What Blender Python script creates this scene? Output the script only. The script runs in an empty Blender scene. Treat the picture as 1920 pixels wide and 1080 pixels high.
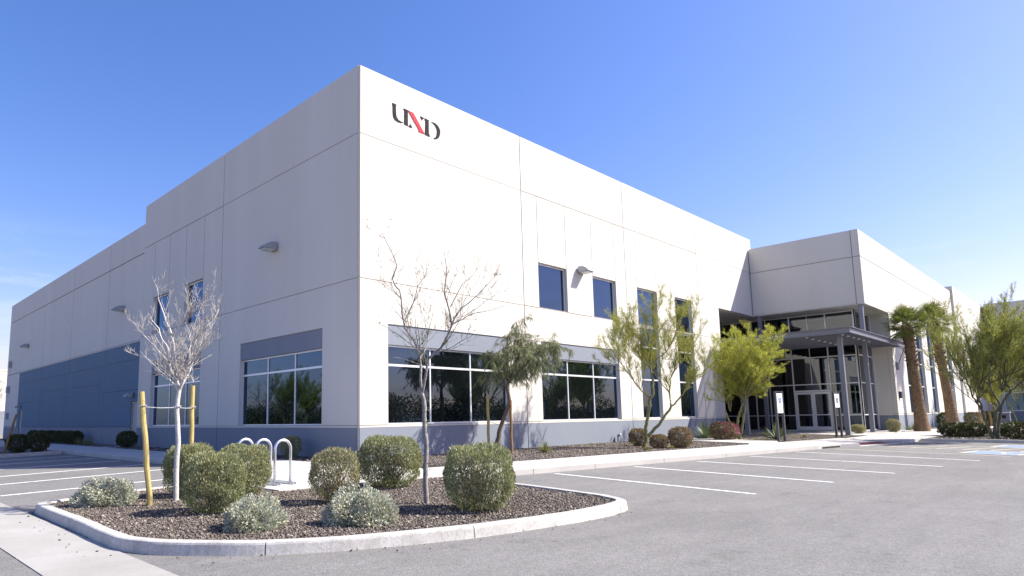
import bpy, bmesh, math, random
import numpy as np
from mathutils import Vector
R = math.radians
scene = bpy.context.scene
COL = scene.collection

# ------------------------------------------------------------------ camera, sky, sun, exposure
cam = bpy.data.objects.new('camera', bpy.data.cameras.new('camera'))
COL.objects.link(cam)
cam.location = (-11.722, -15.984, 1.2)
cam.rotation_euler = (1.69955, 0.01496, -0.76666)
cam.data.sensor_width = 36.0
cam.data.lens = 1212.9 / 1920 * 36
cam.data.shift_x = (960 - 836.34) / 1920
cam.data.shift_y = (626.0 - 540) / 1920
cam.data.clip_start = 0.1
cam.data.clip_end = 3000
scene.camera = cam

SUN_EL = R(43)
SUN_H = Vector((0.72, -0.69, 0)).normalized()          # horizontal direction towards the sun
sun_dir = Vector((SUN_H.x * math.cos(SUN_EL), SUN_H.y * math.cos(SUN_EL), math.sin(SUN_EL)))

world = bpy.data.worlds.new('World'); scene.world = world; world.use_nodes = True
wn = world.node_tree; wn.nodes.clear()
w_out = wn.nodes.new('ShaderNodeOutputWorld'); w_bg = wn.nodes.new('ShaderNodeBackground')
w_sky = wn.nodes.new('ShaderNodeTexSky'); w_sky.sky_type = 'NISHITA'; w_sky.sun_disc = False
w_sky.sun_elevation = SUN_EL
w_sky.sun_rotation = math.atan2(SUN_H.x, SUN_H.y)
w_sky.altitude = 400; w_sky.air_density = 1.3; w_sky.dust_density = 1.6; w_sky.ozone_density = 4.5
w_bg.inputs['Strength'].default_value = 0.105
# thin wisps of high cloud low above the horizon, the same all the way round
w_tc = wn.nodes.new('ShaderNodeTexCoord')
w_map = wn.nodes.new('ShaderNodeMapping'); w_map.inputs['Scale'].default_value = (5, 5, 26)
w_no = wn.nodes.new('ShaderNodeTexNoise'); w_no.inputs['Scale'].default_value = 1.6; w_no.inputs['Detail'].default_value = 7; w_no.inputs['Roughness'].default_value = 0.62
w_rp = wn.nodes.new('ShaderNodeMapRange'); w_rp.inputs['From Min'].default_value = 0.50; w_rp.inputs['From Max'].default_value = 0.8
w_sep = wn.nodes.new('ShaderNodeSeparateXYZ')
w_hi = wn.nodes.new('ShaderNodeMapRange'); w_hi.inputs['From Min'].default_value = 0.27; w_hi.inputs['From Max'].default_value = 0.1
w_mul = wn.nodes.new('ShaderNodeMath'); w_mul.operation = 'MULTIPLY'
w_mul2 = wn.nodes.new('ShaderNodeMath'); w_mul2.operation = 'MULTIPLY'; w_mul2.inputs[1].default_value = 0.75
w_mix = wn.nodes.new('ShaderNodeMix'); w_mix.data_type = 'RGBA'
w_tint = wn.nodes.new('ShaderNodeMix'); w_tint.data_type = 'RGBA'; w_tint.blend_type = 'MULTIPLY'; w_tint.inputs['Factor'].default_value = 1.0
w_tint.inputs['B'].default_value = (1.19, 0.872, 1.05, 1)
w_hsv = wn.nodes.new('ShaderNodeHueSaturation'); w_hsv.inputs['Saturation'].default_value = 1.24
L = wn.links.new
L(w_sky.outputs['Color'], w_hsv.inputs['Color']); L(w_hsv.outputs['Color'], w_tint.inputs['A'])
L(w_tc.outputs['Generated'], w_map.inputs['Vector']); L(w_map.outputs['Vector'], w_no.inputs['Vector'])
L(w_no.outputs['Fac'], w_rp.inputs['Value']); L(w_tc.outputs['Generated'], w_sep.inputs['Vector'])
L(w_sep.outputs['Z'], w_hi.inputs['Value']); L(w_rp.outputs['Result'], w_mul.inputs[0]); L(w_hi.outputs['Result'], w_mul.inputs[1])
L(w_mul.outputs['Value'], w_mul2.inputs[0]); L(w_mul2.outputs['Value'], w_mix.inputs['Factor'])
L(w_tint.outputs['Result'], w_mix.inputs['A']); w_mix.inputs['B'].default_value = (4.2, 4.5, 5.0, 1)
L(w_mix.outputs['Result'], w_bg.inputs['Color']); L(w_bg.outputs['Background'], w_out.inputs['Surface'])

sun = bpy.data.objects.new('sun', bpy.data.lights.new('sun', 'SUN')); COL.objects.link(sun)
sun.data.energy = 4.6; sun.data.angle = R(0.53); sun.data.color = (1.0, 0.955, 0.845)
sun.rotation_euler = (-sun_dir).to_track_quat('-Z', 'Y').to_euler()
sun.location = sun_dir * 60

scene.view_settings.view_transform = 'Standard'
scene.view_settings.look = 'None'
scene.view_settings.exposure = 1.04
scene.view_settings.gamma = 1.0
scene.view_settings.use_curve_mapping = False
scene.render.engine = 'CYCLES'
scene.cycles.max_bounces = 8
scene.cycles.transparent_max_bounces = 12

rng = np.random.default_rng(7)
random.seed(7)

# ------------------------------------------------------------------ helpers: objects
def tag(o, label=None, cat=None, group=None, kind=None):
    if label: o['label'] = label
    if cat: o['category'] = cat
    if group: o['group'] = group
    if kind: o['kind'] = kind
    return o

def link(name, data, parent=None, mat=None, loc=None):
    o = bpy.data.objects.new(name, data); COL.objects.link(o)
    if parent is not None: o.parent = parent
    if loc is not None: o.location = loc
    if mat is not None and data is not None and not data.materials: data.materials.append(mat)
    return o

def thing(name, label, cat, loc=(0, 0, 0), group=None):
    o = link(name, None); o.location = loc; o.empty_display_size = 0.2
    return tag(o, label, cat, group)

def copy_tree(o, parent=None):
    c = o.copy(); COL.objects.link(c); c.parent = parent
    for ch in list(o.children): copy_tree(ch, c)
    return c

class MB:
    def __init__(s): s.V = []; s.F = []
    def add(s, vs, fs):
        b = len(s.V); s.V += [tuple(v) for v in vs]; s.F += [tuple(b + i for i in f) for f in fs]; return s
    def box(s, x0, x1, y0, y1, z0, z1):
        return s.add([(x0,y0,z0),(x1,y0,z0),(x1,y1,z0),(x0,y1,z0),(x0,y0,z1),(x1,y0,z1),(x1,y1,z1),(x0,y1,z1)],
                     [(3,2,1,0),(4,5,6,7),(0,1,5,4),(1,2,6,5),(2,3,7,6),(3,0,4,7)])
    def obox(s, c, a, b, la, lb, z0, z1):
        """box centred at c (x,y) with half-lengths la along a and lb along b"""
        a = Vector(a).normalized(); b = Vector(b).normalized(); c = Vector((c[0], c[1]))
        q = [c - a*la - b*lb, c + a*la - b*lb, c + a*la + b*lb, c - a*la + b*lb]
        return s.prism([(v.x, v.y) for v in q], z0, z1)
    def prism(s, poly, z0, z1):
        n = len(poly)
        zs0 = z0 if hasattr(z0, '__len__') else [z0]*n
        zs1 = z1 if hasattr(z1, '__len__') else [z1]*n
        vs = [(p[0], p[1], zs0[i]) for i, p in enumerate(poly)] + [(p[0], p[1], zs1[i]) for i, p in enumerate(poly)]
        fs = [tuple(range(n-1, -1, -1)), tuple(range(n, 2*n))] + [(i, (i+1) % n, n + (i+1) % n, n + i) for i in range(n)]
        return s.add(vs, fs)
    def tube(s, pts, rad, sides=8, cap=True):
        pts = [Vector(p) for p in pts]; n = len(pts)
        rad = rad if hasattr(rad, '__len__') else [rad]*n
        vs = []; up = None
        for i, p in enumerate(pts):
            t = (pts[min(i+1, n-1)] - pts[max(i-1, 0)]).normalized()
            if up is None: up = t.orthogonal().normalized()
            u = (up - t*up.dot(t)).normalized(); up = u; w = t.cross(u)
            for k in range(sides):
                a = 2*math.pi*k/sides; vs.append(p + (u*math.cos(a) + w*math.sin(a))*rad[i])
        fs = [(i*sides + k, i*sides + (k+1) % sides, (i+1)*sides + (k+1) % sides, (i+1)*sides + k) for i in range(n-1) for k in range(sides)]
        if cap: fs += [tuple(range(sides-1, -1, -1)), tuple((n-1)*sides + k for k in range(sides))]
        return s.add(vs, fs)
    def mesh(s, name, smooth=False):
        me = bpy.data.meshes.new(name); me.from_pydata(s.V, [], s.F)
        b = bmesh.new(); b.from_mesh(me); bmesh.ops.recalc_face_normals(b, faces=b.faces); b.to_mesh(me); b.free()
        if smooth:
            for p in me.polygons: p.use_smooth = True
        me.update(); return me
    def build(s, name, mat, parent=None, smooth=False, loc=None, bevel=0):
        o = link(name, s.mesh(name, smooth), parent, mat, loc)
        if bevel:
            m = o.modifiers.new('bevel', 'BEVEL'); m.width = bevel; m.segments = 2; m.limit_method = 'ANGLE'
        return o

def np_mesh(name, V, Q, smooth=False):
    V = np.asarray(V, np.float32); Q = np.asarray(Q, np.int32); m = len(Q)
    k = Q.shape[1]
    me = bpy.data.meshes.new(name)
    me.vertices.add(len(V)); me.vertices.foreach_set('co', V.ravel())
    me.loops.add(k*m); me.loops.foreach_set('vertex_index', Q.ravel())
    me.polygons.add(m); me.polygons.foreach_set('loop_start', np.arange(0, k*m, k, dtype=np.int32))
    if smooth: me.polygons.foreach_set('use_smooth', np.ones(m, bool))
    me.update(calc_edges=True); me.validate(); return me

# ------------------------------------------------------------------ helpers: materials
def new_mat(name):
    m = bpy.data.materials.new(name); m.use_nodes = True
    nt = m.node_tree; b = nt.nodes['Principled BSDF']
    return m, nt, b

def node(nt, t, **kw):
    n = nt.nodes.new(t)
    for k, v in kw.items():
        if k in n.inputs: n.inputs[k].default_value = v
        else: setattr(n, k, v)
    return n

def plain(name, col, rough=0.6, metal=0.0, spec=0.5):
    m, nt, b = new_mat(name)
    b.inputs['Base Color'].default_value = (*col, 1); b.inputs['Roughness'].default_value = rough
    b.inputs['Metallic'].default_value = metal; b.inputs['Specular IOR Level'].default_value = spec
    # slight unevenness of finish
    no = node(nt, 'ShaderNodeTexNoise', Scale=9.0, Detail=4.0)
    tc = nt.nodes.new('ShaderNodeTexCoord'); nt.links.new(tc.outputs['Object'], no.inputs['Vector'])
    mr = node(nt, 'ShaderNodeMapRange'); mr.inputs['To Min'].default_value = max(0, rough-0.08); mr.inputs['To Max'].default_value = min(1, rough+0.12)
    nt.links.new(no.outputs['Fac'], mr.inputs['Value']); nt.links.new(mr.outputs['Result'], b.inputs['Roughness'])
    return m

def mottled(name, c0, c1, scale=1.0, rough=0.85, bump=0.0, bscale=60.0, streak=False, detail=6.0, fine=None):
    """two colours mixed by noise, with a fine relief"""
    m, nt, b = new_mat(name); Lk = nt.links.new
    tc = nt.nodes.new('ShaderNodeTexCoord')
    mp = node(nt, 'ShaderNodeMapping')
    if streak: mp.inputs['Scale'].default_value = (1.0, 1.0, 0.12)
    Lk(tc.outputs['Object'], mp.inputs['Vector'])
    no = node(nt, 'ShaderNodeTexNoise', Scale=scale, Detail=detail, Roughness=0.6); Lk(mp.outputs['Vector'], no.inputs['Vector'])
    rp = node(nt, 'ShaderNodeMapRange'); rp.inputs['From Min'].default_value = 0.3; rp.inputs['From Max'].default_value = 0.7; Lk(no.outputs['Fac'], rp.inputs['Value'])
    mx = node(nt, 'ShaderNodeMix', data_type='RGBA'); mx.inputs['A'].default_value = (*c0, 1); mx.inputs['B'].default_value = (*c1, 1)
    Lk(rp.outputs['Result'], mx.inputs['Factor'])
    out = mx.outputs['Result']
    if fine:
        n2 = node(nt, 'ShaderNodeTexNoise', Scale=fine[0], Detail=3.0, Roughness=0.7); Lk(tc.outputs['Object'], n2.inputs['Vector'])
        r2 = node(nt, 'ShaderNodeMapRange'); r2.inputs['From Min'].default_value = 0.32; r2.inputs['From Max'].default_value = 0.68
        r2.inputs['To Min'].default_value = fine[1]; r2.inputs['To Max'].default_value = fine[2]; Lk(n2.outputs['Fac'], r2.inputs['Value'])
        hs = node(nt, 'ShaderNodeMix', data_type='RGBA', blend_type='MULTIPLY', Factor=1.0); Lk(out, hs.inputs['A']); Lk(r2.outputs['Result'], hs.inputs['B'])
        out = hs.outputs['Result']
    Lk(out, b.inputs['Base Color']); b.inputs['Roughness'].default_value = rough; b.inputs['Specular IOR Level'].default_value = 0.25
    if bump:
        n3 = node(nt, 'ShaderNodeTexNoise', Scale=bscale, Detail=4.0, Roughness=0.65); Lk(tc.outputs['Object'], n3.inputs['Vector'])
        bp = node(nt, 'ShaderNodeBump', Strength=bump, Distance=0.01); Lk(n3.outputs['Fac'], bp.inputs['Height']); Lk(bp.outputs['Normal'], b.inputs['Normal'])
    return m

def leafy(name, c0, c1, trans=0.35, rough=0.55, c2=None, patch=(0.97, 0.90, 0.80)):
    """leaf material whose tone varies from leaf to leaf"""
    m, nt, b = new_mat(name); Lk = nt.links.new
    g = nt.nodes.new('ShaderNodeNewGeometry')
    cr = nt.nodes.new('ShaderNodeValToRGB'); cr.color_ramp.elements[0].color = (*c0, 1); cr.color_ramp.elements[1].color = (*c1, 1)
    if c2:
        e = cr.color_ramp.elements.new(0.86); e.color = (*c1, 1); cr.color_ramp.elements[2].color = (*c2, 1)
    Lk(g.outputs['Random Per Island'], cr.inputs['Fac'])
    tc = nt.nodes.new('ShaderNodeTexCoord'); no = node(nt, 'ShaderNodeTexNoise', Scale=2.3, Detail=3.0); Lk(tc.outputs['Object'], no.inputs['Vector'])
    rp = nt.nodes.new('ShaderNodeValToRGB'); rp.color_ramp.elements[0].position = 0.34; rp.color_ramp.elements[0].color = (*patch, 1); rp.color_ramp.elements[1].position = 0.56; rp.color_ramp.elements[1].color = (1, 1, 1, 1); Lk(no.outputs['Fac'], rp.inputs['Fac'])
    mu = node(nt, 'ShaderNodeMix', data_type='RGBA', blend_type='MULTIPLY', Factor=1.0); Lk(cr.outputs['Color'], mu.inputs['A']); Lk(rp.outputs['Color'], mu.inputs['B'])
    Lk(mu.outputs['Result'], b.inputs['Base Color'])
    b.inputs['Roughness'].default_value = rough; b.inputs['Specular IOR Level'].default_value = 0.3
    tr = nt.nodes.new('ShaderNodeBsdfTranslucent'); Lk(mu.outputs['Result'], tr.inputs['Color'])
    mx = nt.nodes.new('ShaderNodeMixShader'); mx.inputs['Fac'].default_value = trans
    out = nt.nodes['Material Output']; Lk(b.outputs['BSDF'], mx.inputs[1]); Lk(tr.outputs['BSDF'], mx.inputs[2]); Lk(mx.outputs['Shader'], out.inputs['Surface'])
    return m

def asphalt_mat():
    m, nt, b = new_mat('asphalt'); Lk = nt.links.new
    tc = nt.nodes.new('ShaderNodeTexCoord')
    big = node(nt, 'ShaderNodeTexNoise', Scale=0.35, Detail=5.0, Roughness=0.6); Lk(tc.outputs['Object'], big.inputs['Vector'])
    r1 = node(nt, 'ShaderNodeMapRange'); r1.inputs['From Min'].default_value = 0.3; r1.inputs['From Max'].default_value = 0.72; r1.inputs['To Min'].default_value = 0.86; r1.inputs['To Max'].default_value = 1.08
    Lk(big.outputs['Fac'], r1.inputs['Value'])
    mp = node(nt, 'ShaderNodeMapping'); mp.inputs['Scale'].default_value = (0.5, 3.0, 1); mp.inputs['Rotation'].default_value = (0, 0, R(-8)); Lk(tc.outputs['Object'], mp.inputs['Vector'])
    mid = node(nt, 'ShaderNodeTexNoise', Scale=1.1, Detail=6.0, Roughness=0.7); Lk(mp.outputs['Vector'], mid.inputs['Vector'])
    r2 = node(nt, 'ShaderNodeMapRange'); r2.inputs['From Min'].default_value = 0.3; r2.inputs['From Max'].default_value = 0.7; r2.inputs['To Min'].default_value = 0.9; r2.inputs['To Max'].default_value = 1.07
    Lk(mid.outputs['Fac'], r2.inputs['Value'])
    vo = node(nt, 'ShaderNodeTexVoronoi', Scale=85.0); Lk(tc.outputs['Object'], vo.inputs['Vector'])
    sp = nt.nodes.new('ShaderNodeSeparateColor'); Lk(vo.outputs['Color'], sp.inputs['Color'])
    r3 = node(nt, 'ShaderNodeMapRange'); r3.inputs['To Min'].default_value = 0.78; r3.inputs['To Max'].default_value = 1.22; Lk(sp.outputs['Red'], r3.inputs['Value'])
    v2 = node(nt, 'ShaderNodeTexVoronoi', Scale=26.0); Lk(tc.outputs['Object'], v2.inputs['Vector'])
    s2 = nt.nodes.new('ShaderNodeSeparateColor'); Lk(v2.outputs['Color'], s2.inputs['Color'])
    r4 = node(nt, 'ShaderNodeMapRange'); r4.inputs['From Min'].default_value = 0.0; r4.inputs['From Max'].default_value = 1.0; r4.inputs['To Min'].default_value = 0.93; r4.inputs['To Max'].default_value = 1.07; Lk(s2.outputs['Red'], r4.inputs['Value'])
    def mul(a, bb):
        n = node(nt, 'ShaderNodeMath', operation='MULTIPLY'); Lk(a, n.inputs[0]); Lk(bb, n.inputs[1]); return n.outputs[0]
    st = node(nt, 'ShaderNodeTexNoise', Scale=1.7, Detail=7.0, Roughness=0.75); Lk(tc.outputs['Object'], st.inputs['Vector'])
    r5 = node(nt, 'ShaderNodeMapRange'); r5.inputs['From Min'].default_value = 0.33; r5.inputs['From Max'].default_value = 0.43; r5.inputs['To Min'].default_value = 0.84; r5.inputs['To Max'].default_value = 1.0; Lk(st.outputs['Fac'], r5.inputs['Value'])
    vd = node(nt, 'ShaderNodeTexVoronoi', Scale=0.9, Randomness=1.0); Lk(tc.outputs['Object'], vd.inputs['Vector'])
    r6 = node(nt, 'ShaderNodeMapRange'); r6.inputs['From Min'].default_value = 0.02; r6.inputs['From Max'].default_value = 0.05; r6.inputs['To Min'].default_value = 0.72; r6.inputs['To Max'].default_value = 1.0; Lk(vd.outputs['Distance'], r6.inputs['Value'])
    f = mul(mul(mul(r1.outputs[0], r2.outputs[0]), mul(r5.outputs[0], r6.outputs[0])), mul(r3.outputs[0], r4.outputs[0]))
    mx = node(nt, 'ShaderNodeMix', data_type='RGBA', blend_type='MULTIPLY', Factor=1.0); mx.inputs['A'].default_value = (0.200, 0.193, 0.182, 1); Lk(f, mx.inputs['B'])
    Lk(mx.outputs['Result'], b.inputs['Base Color']); b.inputs['Roughness'].default_value = 0.9; b.inputs['Specular IOR Level'].default_value = 0.2
    bp = node(nt, 'ShaderNodeBump', Strength=0.5, Distance=0.006); Lk(vo.outputs['Distance'], bp.inputs['Height']); Lk(bp.outputs['Normal'], b.inputs['Normal'])
    return m

def paint_mat(name, col):
    """road paint, worn through in specks to the asphalt"""
    m, nt, b = new_mat(name); Lk = nt.links.new
    tc = nt.nodes.new('ShaderNodeTexCoord')
    no = node(nt, 'ShaderNodeTexNoise', Scale=22.0, Detail=6.0, Roughness=0.75); Lk(tc.outputs['Object'], no.inputs['Vector'])
    rp = node(nt, 'ShaderNodeMapRange'); rp.inputs['From Min'].default_value = 0.36; rp.inputs['From Max'].default_value = 0.5; Lk(no.outputs['Fac'], rp.inputs['Value'])
    mx = node(nt, 'ShaderNodeMix', data_type='RGBA'); mx.inputs['A'].default_value = (0.26, 0.25, 0.245, 1); mx.inputs['B'].default_value = (*col, 1); Lk(rp.outputs['Result'], mx.inputs['Factor'])
    Lk(mx.outputs['Result'], b.inputs['Base Color']); b.inputs['Roughness'].default_value = 0.8
    return m

def glass_dark(name, ior=1.9, tint=(0.42, 0.66, 1.0)):
    """coated window glass: near-black body under a bluish mirror coat"""
    m, nt, b = new_mat(name); Lk = nt.links.new
    b.inputs['Base Color'].default_value = (0.004, 0.005, 0.006, 1); b.inputs['Roughness'].default_value = 0.3; b.inputs['Specular IOR Level'].default_value = 0.0
    gl = nt.nodes.new('ShaderNodeBsdfGlossy'); gl.inputs['Roughness'].default_value = 0.008; gl.inputs['Color'].default_value = (*tint, 1)
    fr = nt.nodes.new('ShaderNodeFresnel'); fr.inputs['IOR'].default_value = ior
    tc = nt.nodes.new('ShaderNodeTexCoord'); no = node(nt, 'ShaderNodeTexNoise', Scale=0.7, Detail=1.0); Lk(tc.outputs['Object'], no.inputs['Vector'])
    bp = node(nt, 'ShaderNodeBump', Strength=0.03, Distance=0.02); Lk(no.outputs['Fac'], bp.inputs['Height']); Lk(bp.outputs['Normal'], gl.inputs['Normal']); Lk(bp.outputs['Normal'], fr.inputs['Normal'])
    mx = nt.nodes.new('ShaderNodeMixShader'); Lk(fr.outputs['Fac'], mx.inputs['Fac']); Lk(b.outputs['BSDF'], mx.inputs[1]); Lk(gl.outputs['BSDF'], mx.inputs[2])
    Lk(mx.outputs['Shader'], nt.nodes['Material Output'].inputs['Surface'])
    return m

def translucent_deck(name):
    """fine perforated roof sheet that lets part of the sun through"""
    m, nt, b = new_mat(name); Lk = nt.links.new
    b.inputs['Base Color'].default_value = (0.20, 0.205, 0.22, 1); b.inputs['Roughness'].default_value = 0.6
    tr = nt.nodes.new('ShaderNodeBsdfTransparent'); mx = nt.nodes.new('ShaderNodeMixShader'); mx.inputs['Fac'].default_value = 0.34
    Lk(b.outputs['BSDF'], mx.inputs[1]); Lk(tr.outputs['BSDF'], mx.inputs[2]); Lk(mx.outputs['Shader'], nt.nodes['Material Output'].inputs['Surface'])
    return m

def glass_clear(name, tint=(0.42, 0.46, 0.47)):
    m, nt, b = new_mat(name); Lk = nt.links.new
    nt.nodes.remove(b); out = nt.nodes['Material Output']
    tr = nt.nodes.new('ShaderNodeBsdfTransparent'); tr.inputs['Color'].default_value = (*tint, 1)
    gl = nt.nodes.new('ShaderNodeBsdfGlossy'); gl.inputs['Roughness'].default_value = 0.01; gl.inputs['Color'].default_value = (0.9, 0.95, 1, 1)
    fr = nt.nodes.new('ShaderNodeFresnel'); fr.inputs['IOR'].default_value = 1.9
    mx = nt.nodes.new('ShaderNodeMixShader'); Lk(fr.outputs['Fac'], mx.inputs['Fac']); Lk(tr.outputs['BSDF'], mx.inputs[1]); Lk(gl.outputs['BSDF'], mx.inputs[2])
    Lk(mx.outputs['Shader'], out.inputs['Surface'])
    return m

M = {}
M['wall'] = mottled('painted_concrete', (0.595, 0.565, 0.505), (0.64, 0.61, 0.55), 0.6, 0.9, 0.25, 55, streak=True, fine=(14.0, 0.975, 1.02))
M['navy'] = mottled('slate_blue_paint', (0.215, 0.235, 0.275), (0.23, 0.252, 0.29), 0.8, 0.85, 0.25, 55, fine=(14.0, 0.96, 1.03))
M['teal'] = mottled('steel_blue_paint', (0.122, 0.185, 0.248), (0.133, 0.198, 0.263), 0.5, 0.85, 0.25, 55, streak=True, fine=(14.0, 0.97, 1.02))
M['seal'] = plain('joint_sealant', (0.30, 0.27, 0.23), 0.9)
M['grooveshade'] = plain('painted_groove_shade', (0.10, 0.09, 0.08), 0.9)  # darker backing colour that puts shade into the scored grooves
M['alu'] = plain('anodised_aluminium', (0.74, 0.75, 0.77), 0.38, 0.35)
M['glass'] = glass_dark('reflective_window_glass', 1.95)
M['deck'] = translucent_deck('perforated_canopy_deck')
M['lobbyglass'] = glass_clear('tinted_lobby_glass')
M['steel'] = plain('painted_dark_steel', (0.19, 0.20, 0.235), 0.4, 0.15)
M['asphalt'] = asphalt_mat()
M['conc'] = mottled('pavement_concrete', (0.43, 0.41, 0.375), (0.52, 0.50, 0.465), 1.2, 0.9, 0.25, 90, fine=(60.0, 0.93, 1.05))
M['kerb'] = mottled('kerb_concrete', (0.41, 0.39, 0.355), (0.58, 0.56, 0.52), 3.4, 0.9, 0.45, 70, fine=(26.0, 0.80, 1.10))
M['gutter'] = mottled('gutter_concrete', (0.31, 0.295, 0.265), (0.395, 0.38, 0.35), 0.9, 0.9, 0.25, 90, fine=(50.0, 0.92, 1.06))
M['white_paint'] = paint_mat('white_line_paint', (0.80, 0.80, 0.78))
M['cream_paint'] = paint_mat('yellowed_line_paint', (0.66, 0.60, 0.44))
M['blue_paint'] = paint_mat('blue_bay_paint', (0.17, 0.27, 0.55))
M['soil'] = mottled('stony_soil', (0.085, 0.068, 0.055), (0.16, 0.13, 0.11), 30.0, 0.95, 0.6, 60, fine=(120.0, 0.5, 1.3))
M['desert'] = mottled('dry_ground', (0.22, 0.18, 0.13), (0.30, 0.25, 0.19), 0.1, 0.95)
M['metal'] = plain('galvanised_tube', (0.66, 0.67, 0.69), 0.32, 0.75)
M['lamp'] = plain('bronze_lamp_housing', (0.34, 0.35, 0.38), 0.4, 0.4)
M['lens'] = plain('ribbed_lamp_lens', (0.55, 0.56, 0.52), 0.25)
M['signwhite'] = plain('white_sign_sheet', (0.86, 0.86, 0.86), 0.5)
M['signblue'] = plain('blue_sign_film', (0.05, 0.12, 0.52), 0.5)
M['signdark'] = plain('dark_sign_film', (0.03, 0.035, 0.05), 0.5)
M['post'] = plain('dark_sign_post', (0.075, 0.075, 0.085), 0.45, 0.3)
M['black'] = plain('black_letter_face', (0.010, 0.010, 0.011), 0.7, 0, .15)
M['red'] = plain('red_letter_face', (0.60, 0.006, 0.025), 0.6, 0, .2)
M['stake'] = mottled('peeled_pole_wood', (0.40, 0.31, 0.11), (0.50, 0.40, 0.17), 6.0, 0.8, 0.3, 40)
M['stakebrown'] = mottled('weathered_pole_wood', (0.22, 0.12, 0.05), (0.32, 0.18, 0.08), 6.0, 0.85, 0.3, 40)
M['wire'] = plain('tie_wire', (0.62, 0.64, 0.66), 0.4, 0.6)
M['door'] = plain('grey_metal_door', (0.38, 0.36, 0.33), 0.55)
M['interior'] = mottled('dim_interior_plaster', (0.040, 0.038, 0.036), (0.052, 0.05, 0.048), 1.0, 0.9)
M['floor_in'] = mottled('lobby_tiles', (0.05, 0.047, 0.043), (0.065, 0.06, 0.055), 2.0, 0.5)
M['roof'] = mottled('roof_membrane', (0.5, 0.5, 0.48), (0.58, 0.57, 0.55), 0.5, 0.9)
M['domes'] = mottled('red_tactile_paving', (0.16, 0.045, 0.04), (0.22, 0.07, 0.06), 4.0, 0.8)
M['bark_white'] = mottled('whitewashed_bark', (0.46, 0.44, 0.42), (0.66, 0.645, 0.62), 14.0, 0.9, 0.5, 60, fine=(40.0, 0.7, 1.1))
M['twig_white'] = mottled('pale_twig_bark', (0.36, 0.33, 0.295), (0.50, 0.465, 0.425), 14.0, 0.9)
M['bark_grey'] = mottled('grey_bark', (0.20, 0.185, 0.17), (0.42, 0.40, 0.38), 16.0, 0.9, 0.5, 60, fine=(50.0, 0.65, 1.15))
M['twig_grey'] = mottled('grey_twig_bark', (0.13, 0.115, 0.10), (0.20, 0.18, 0.16), 16.0, 0.9)
M['bark_brown'] = mottled('brown_bark', (0.13, 0.09, 0.065), (0.21, 0.155, 0.115), 14.0, 0.9, 0.6, 50)
M['bark_green'] = mottled('green_palo_verde_bark', (0.15, 0.15, 0.055), (0.25, 0.235, 0.10), 8.0, 0.8, 0.3, 40)
M['bark_dark'] = mottled('dark_olive_bark', (0.075, 0.07, 0.045), (0.15, 0.14, 0.09), 8.0, 0.85, 0.4, 40)
M['palmbark'] = mottled('ringed_palm_bark', (0.19, 0.12, 0.065), (0.34, 0.235, 0.135), 7.0, 0.9, 0.9, 26, fine=(18.0, .65, 1.2))
M['palmboot'] = leafy('dry_palm_boots', (0.12, 0.07, 0.04), (0.30, 0.20, 0.11), 0.1, 0.9)
M['palmleaf'] = leafy('palm_frond', (0.075, 0.115, 0.022), (0.19, 0.22, 0.05), 0.35, 0.4, (0.34, 0.28, 0.12), patch=(1, 1, 1))
M['shrub'] = leafy('clipped_shrub_leaf', (0.15, 0.175, 0.075), (0.41, 0.43, 0.23), 0.35, 0.5, (0.60, 0.58, 0.38))
M['shrubpale'] = leafy('pale_shrub_leaf', (0.20, 0.20, 0.10), (0.47, 0.45, 0.25), 0.35, 0.5, (0.62, 0.57, 0.37))
M['shrubrust'] = leafy('rusty_shrub_leaf', (0.13, 0.105, 0.055), (0.32, 0.27, 0.15), 0.3, 0.5, (0.42, 0.20, 0.20))
M['shrubdark'] = leafy('dark_shrub_leaf', (0.030, 0.045, 0.014), (0.095, 0.11, 0.04), 0.25, 0.5, (0.16, 0.16, 0.07))
M['silver'] = leafy('silver_leaf', (0.25, 0.29, 0.19), (0.62, 0.63, 0.52), 0.25, 0.6, (0.80, 0.79, 0.72))
M['shrubwood'] = plain('shrub_stem', (0.17, 0.125, 0.085), 0.9)
M['palo'] = leafy('palo_verde_leaf', (0.27, 0.31, 0.035), (0.60, 0.63, 0.10), 0.48, 0.5, (0.72, 0.70, 0.16))
M['palopale'] = leafy('sparse_palo_verde_leaf', (0.22, 0.245, 0.045), (0.48, 0.50, 0.105), 0.45, 0.5, (0.58, 0.56, 0.16))
M['palodark'] = leafy('olive_palo_verde_leaf', (0.20, 0.235, 0.040), (0.50, 0.53, 0.115), 0.45, 0.5, (0.62, 0.60, 0.17))
M['acacia'] = leafy('grey_green_acacia_leaf', (0.10, 0.125, 0.065), (0.28, 0.31, 0.17), 0.35, 0.5, (0.42, 0.44, 0.22))
M['fresh'] = leafy('fresh_green_leaf', (0.13, 0.19, 0.02), (0.26, 0.32, 0.05), 0.4, 0.5)
M['magenta'] = leafy('magenta_bract', (0.36, 0.02, 0.15), (0.62, 0.06, 0.30), 0.4, 0.5)
M['agave'] = leafy('agave_blade', (0.085, 0.13, 0.06), (0.17, 0.22, 0.10), 0.15, 0.45)
M['grassy'] = leafy('grass_blade', (0.16, 0.20, 0.05), (0.34, 0.33, 0.13), 0.35, 0.6)
M['yellowplant'] = leafy('yellowish_ground_plant', (0.16, 0.17, 0.04), (0.34, 0.32, 0.08), 0.3, 0.6)
M['stone'] = leafy('gravel_stone', (0.045, 0.036, 0.030), (0.235, 0.195, 0.16), 0.0, 0.9, (0.42, 0.37, 0.31), patch=(0.85, 0.85, 0.86))
M['gapshade'] = plain('shadow_gap', (0.02, 0.02, 0.022), 0.9)  # near-black colour painted for the shade inside openings

ZA = -0.13      # parking lot surface; pavement and kerb tops are at 0

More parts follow.
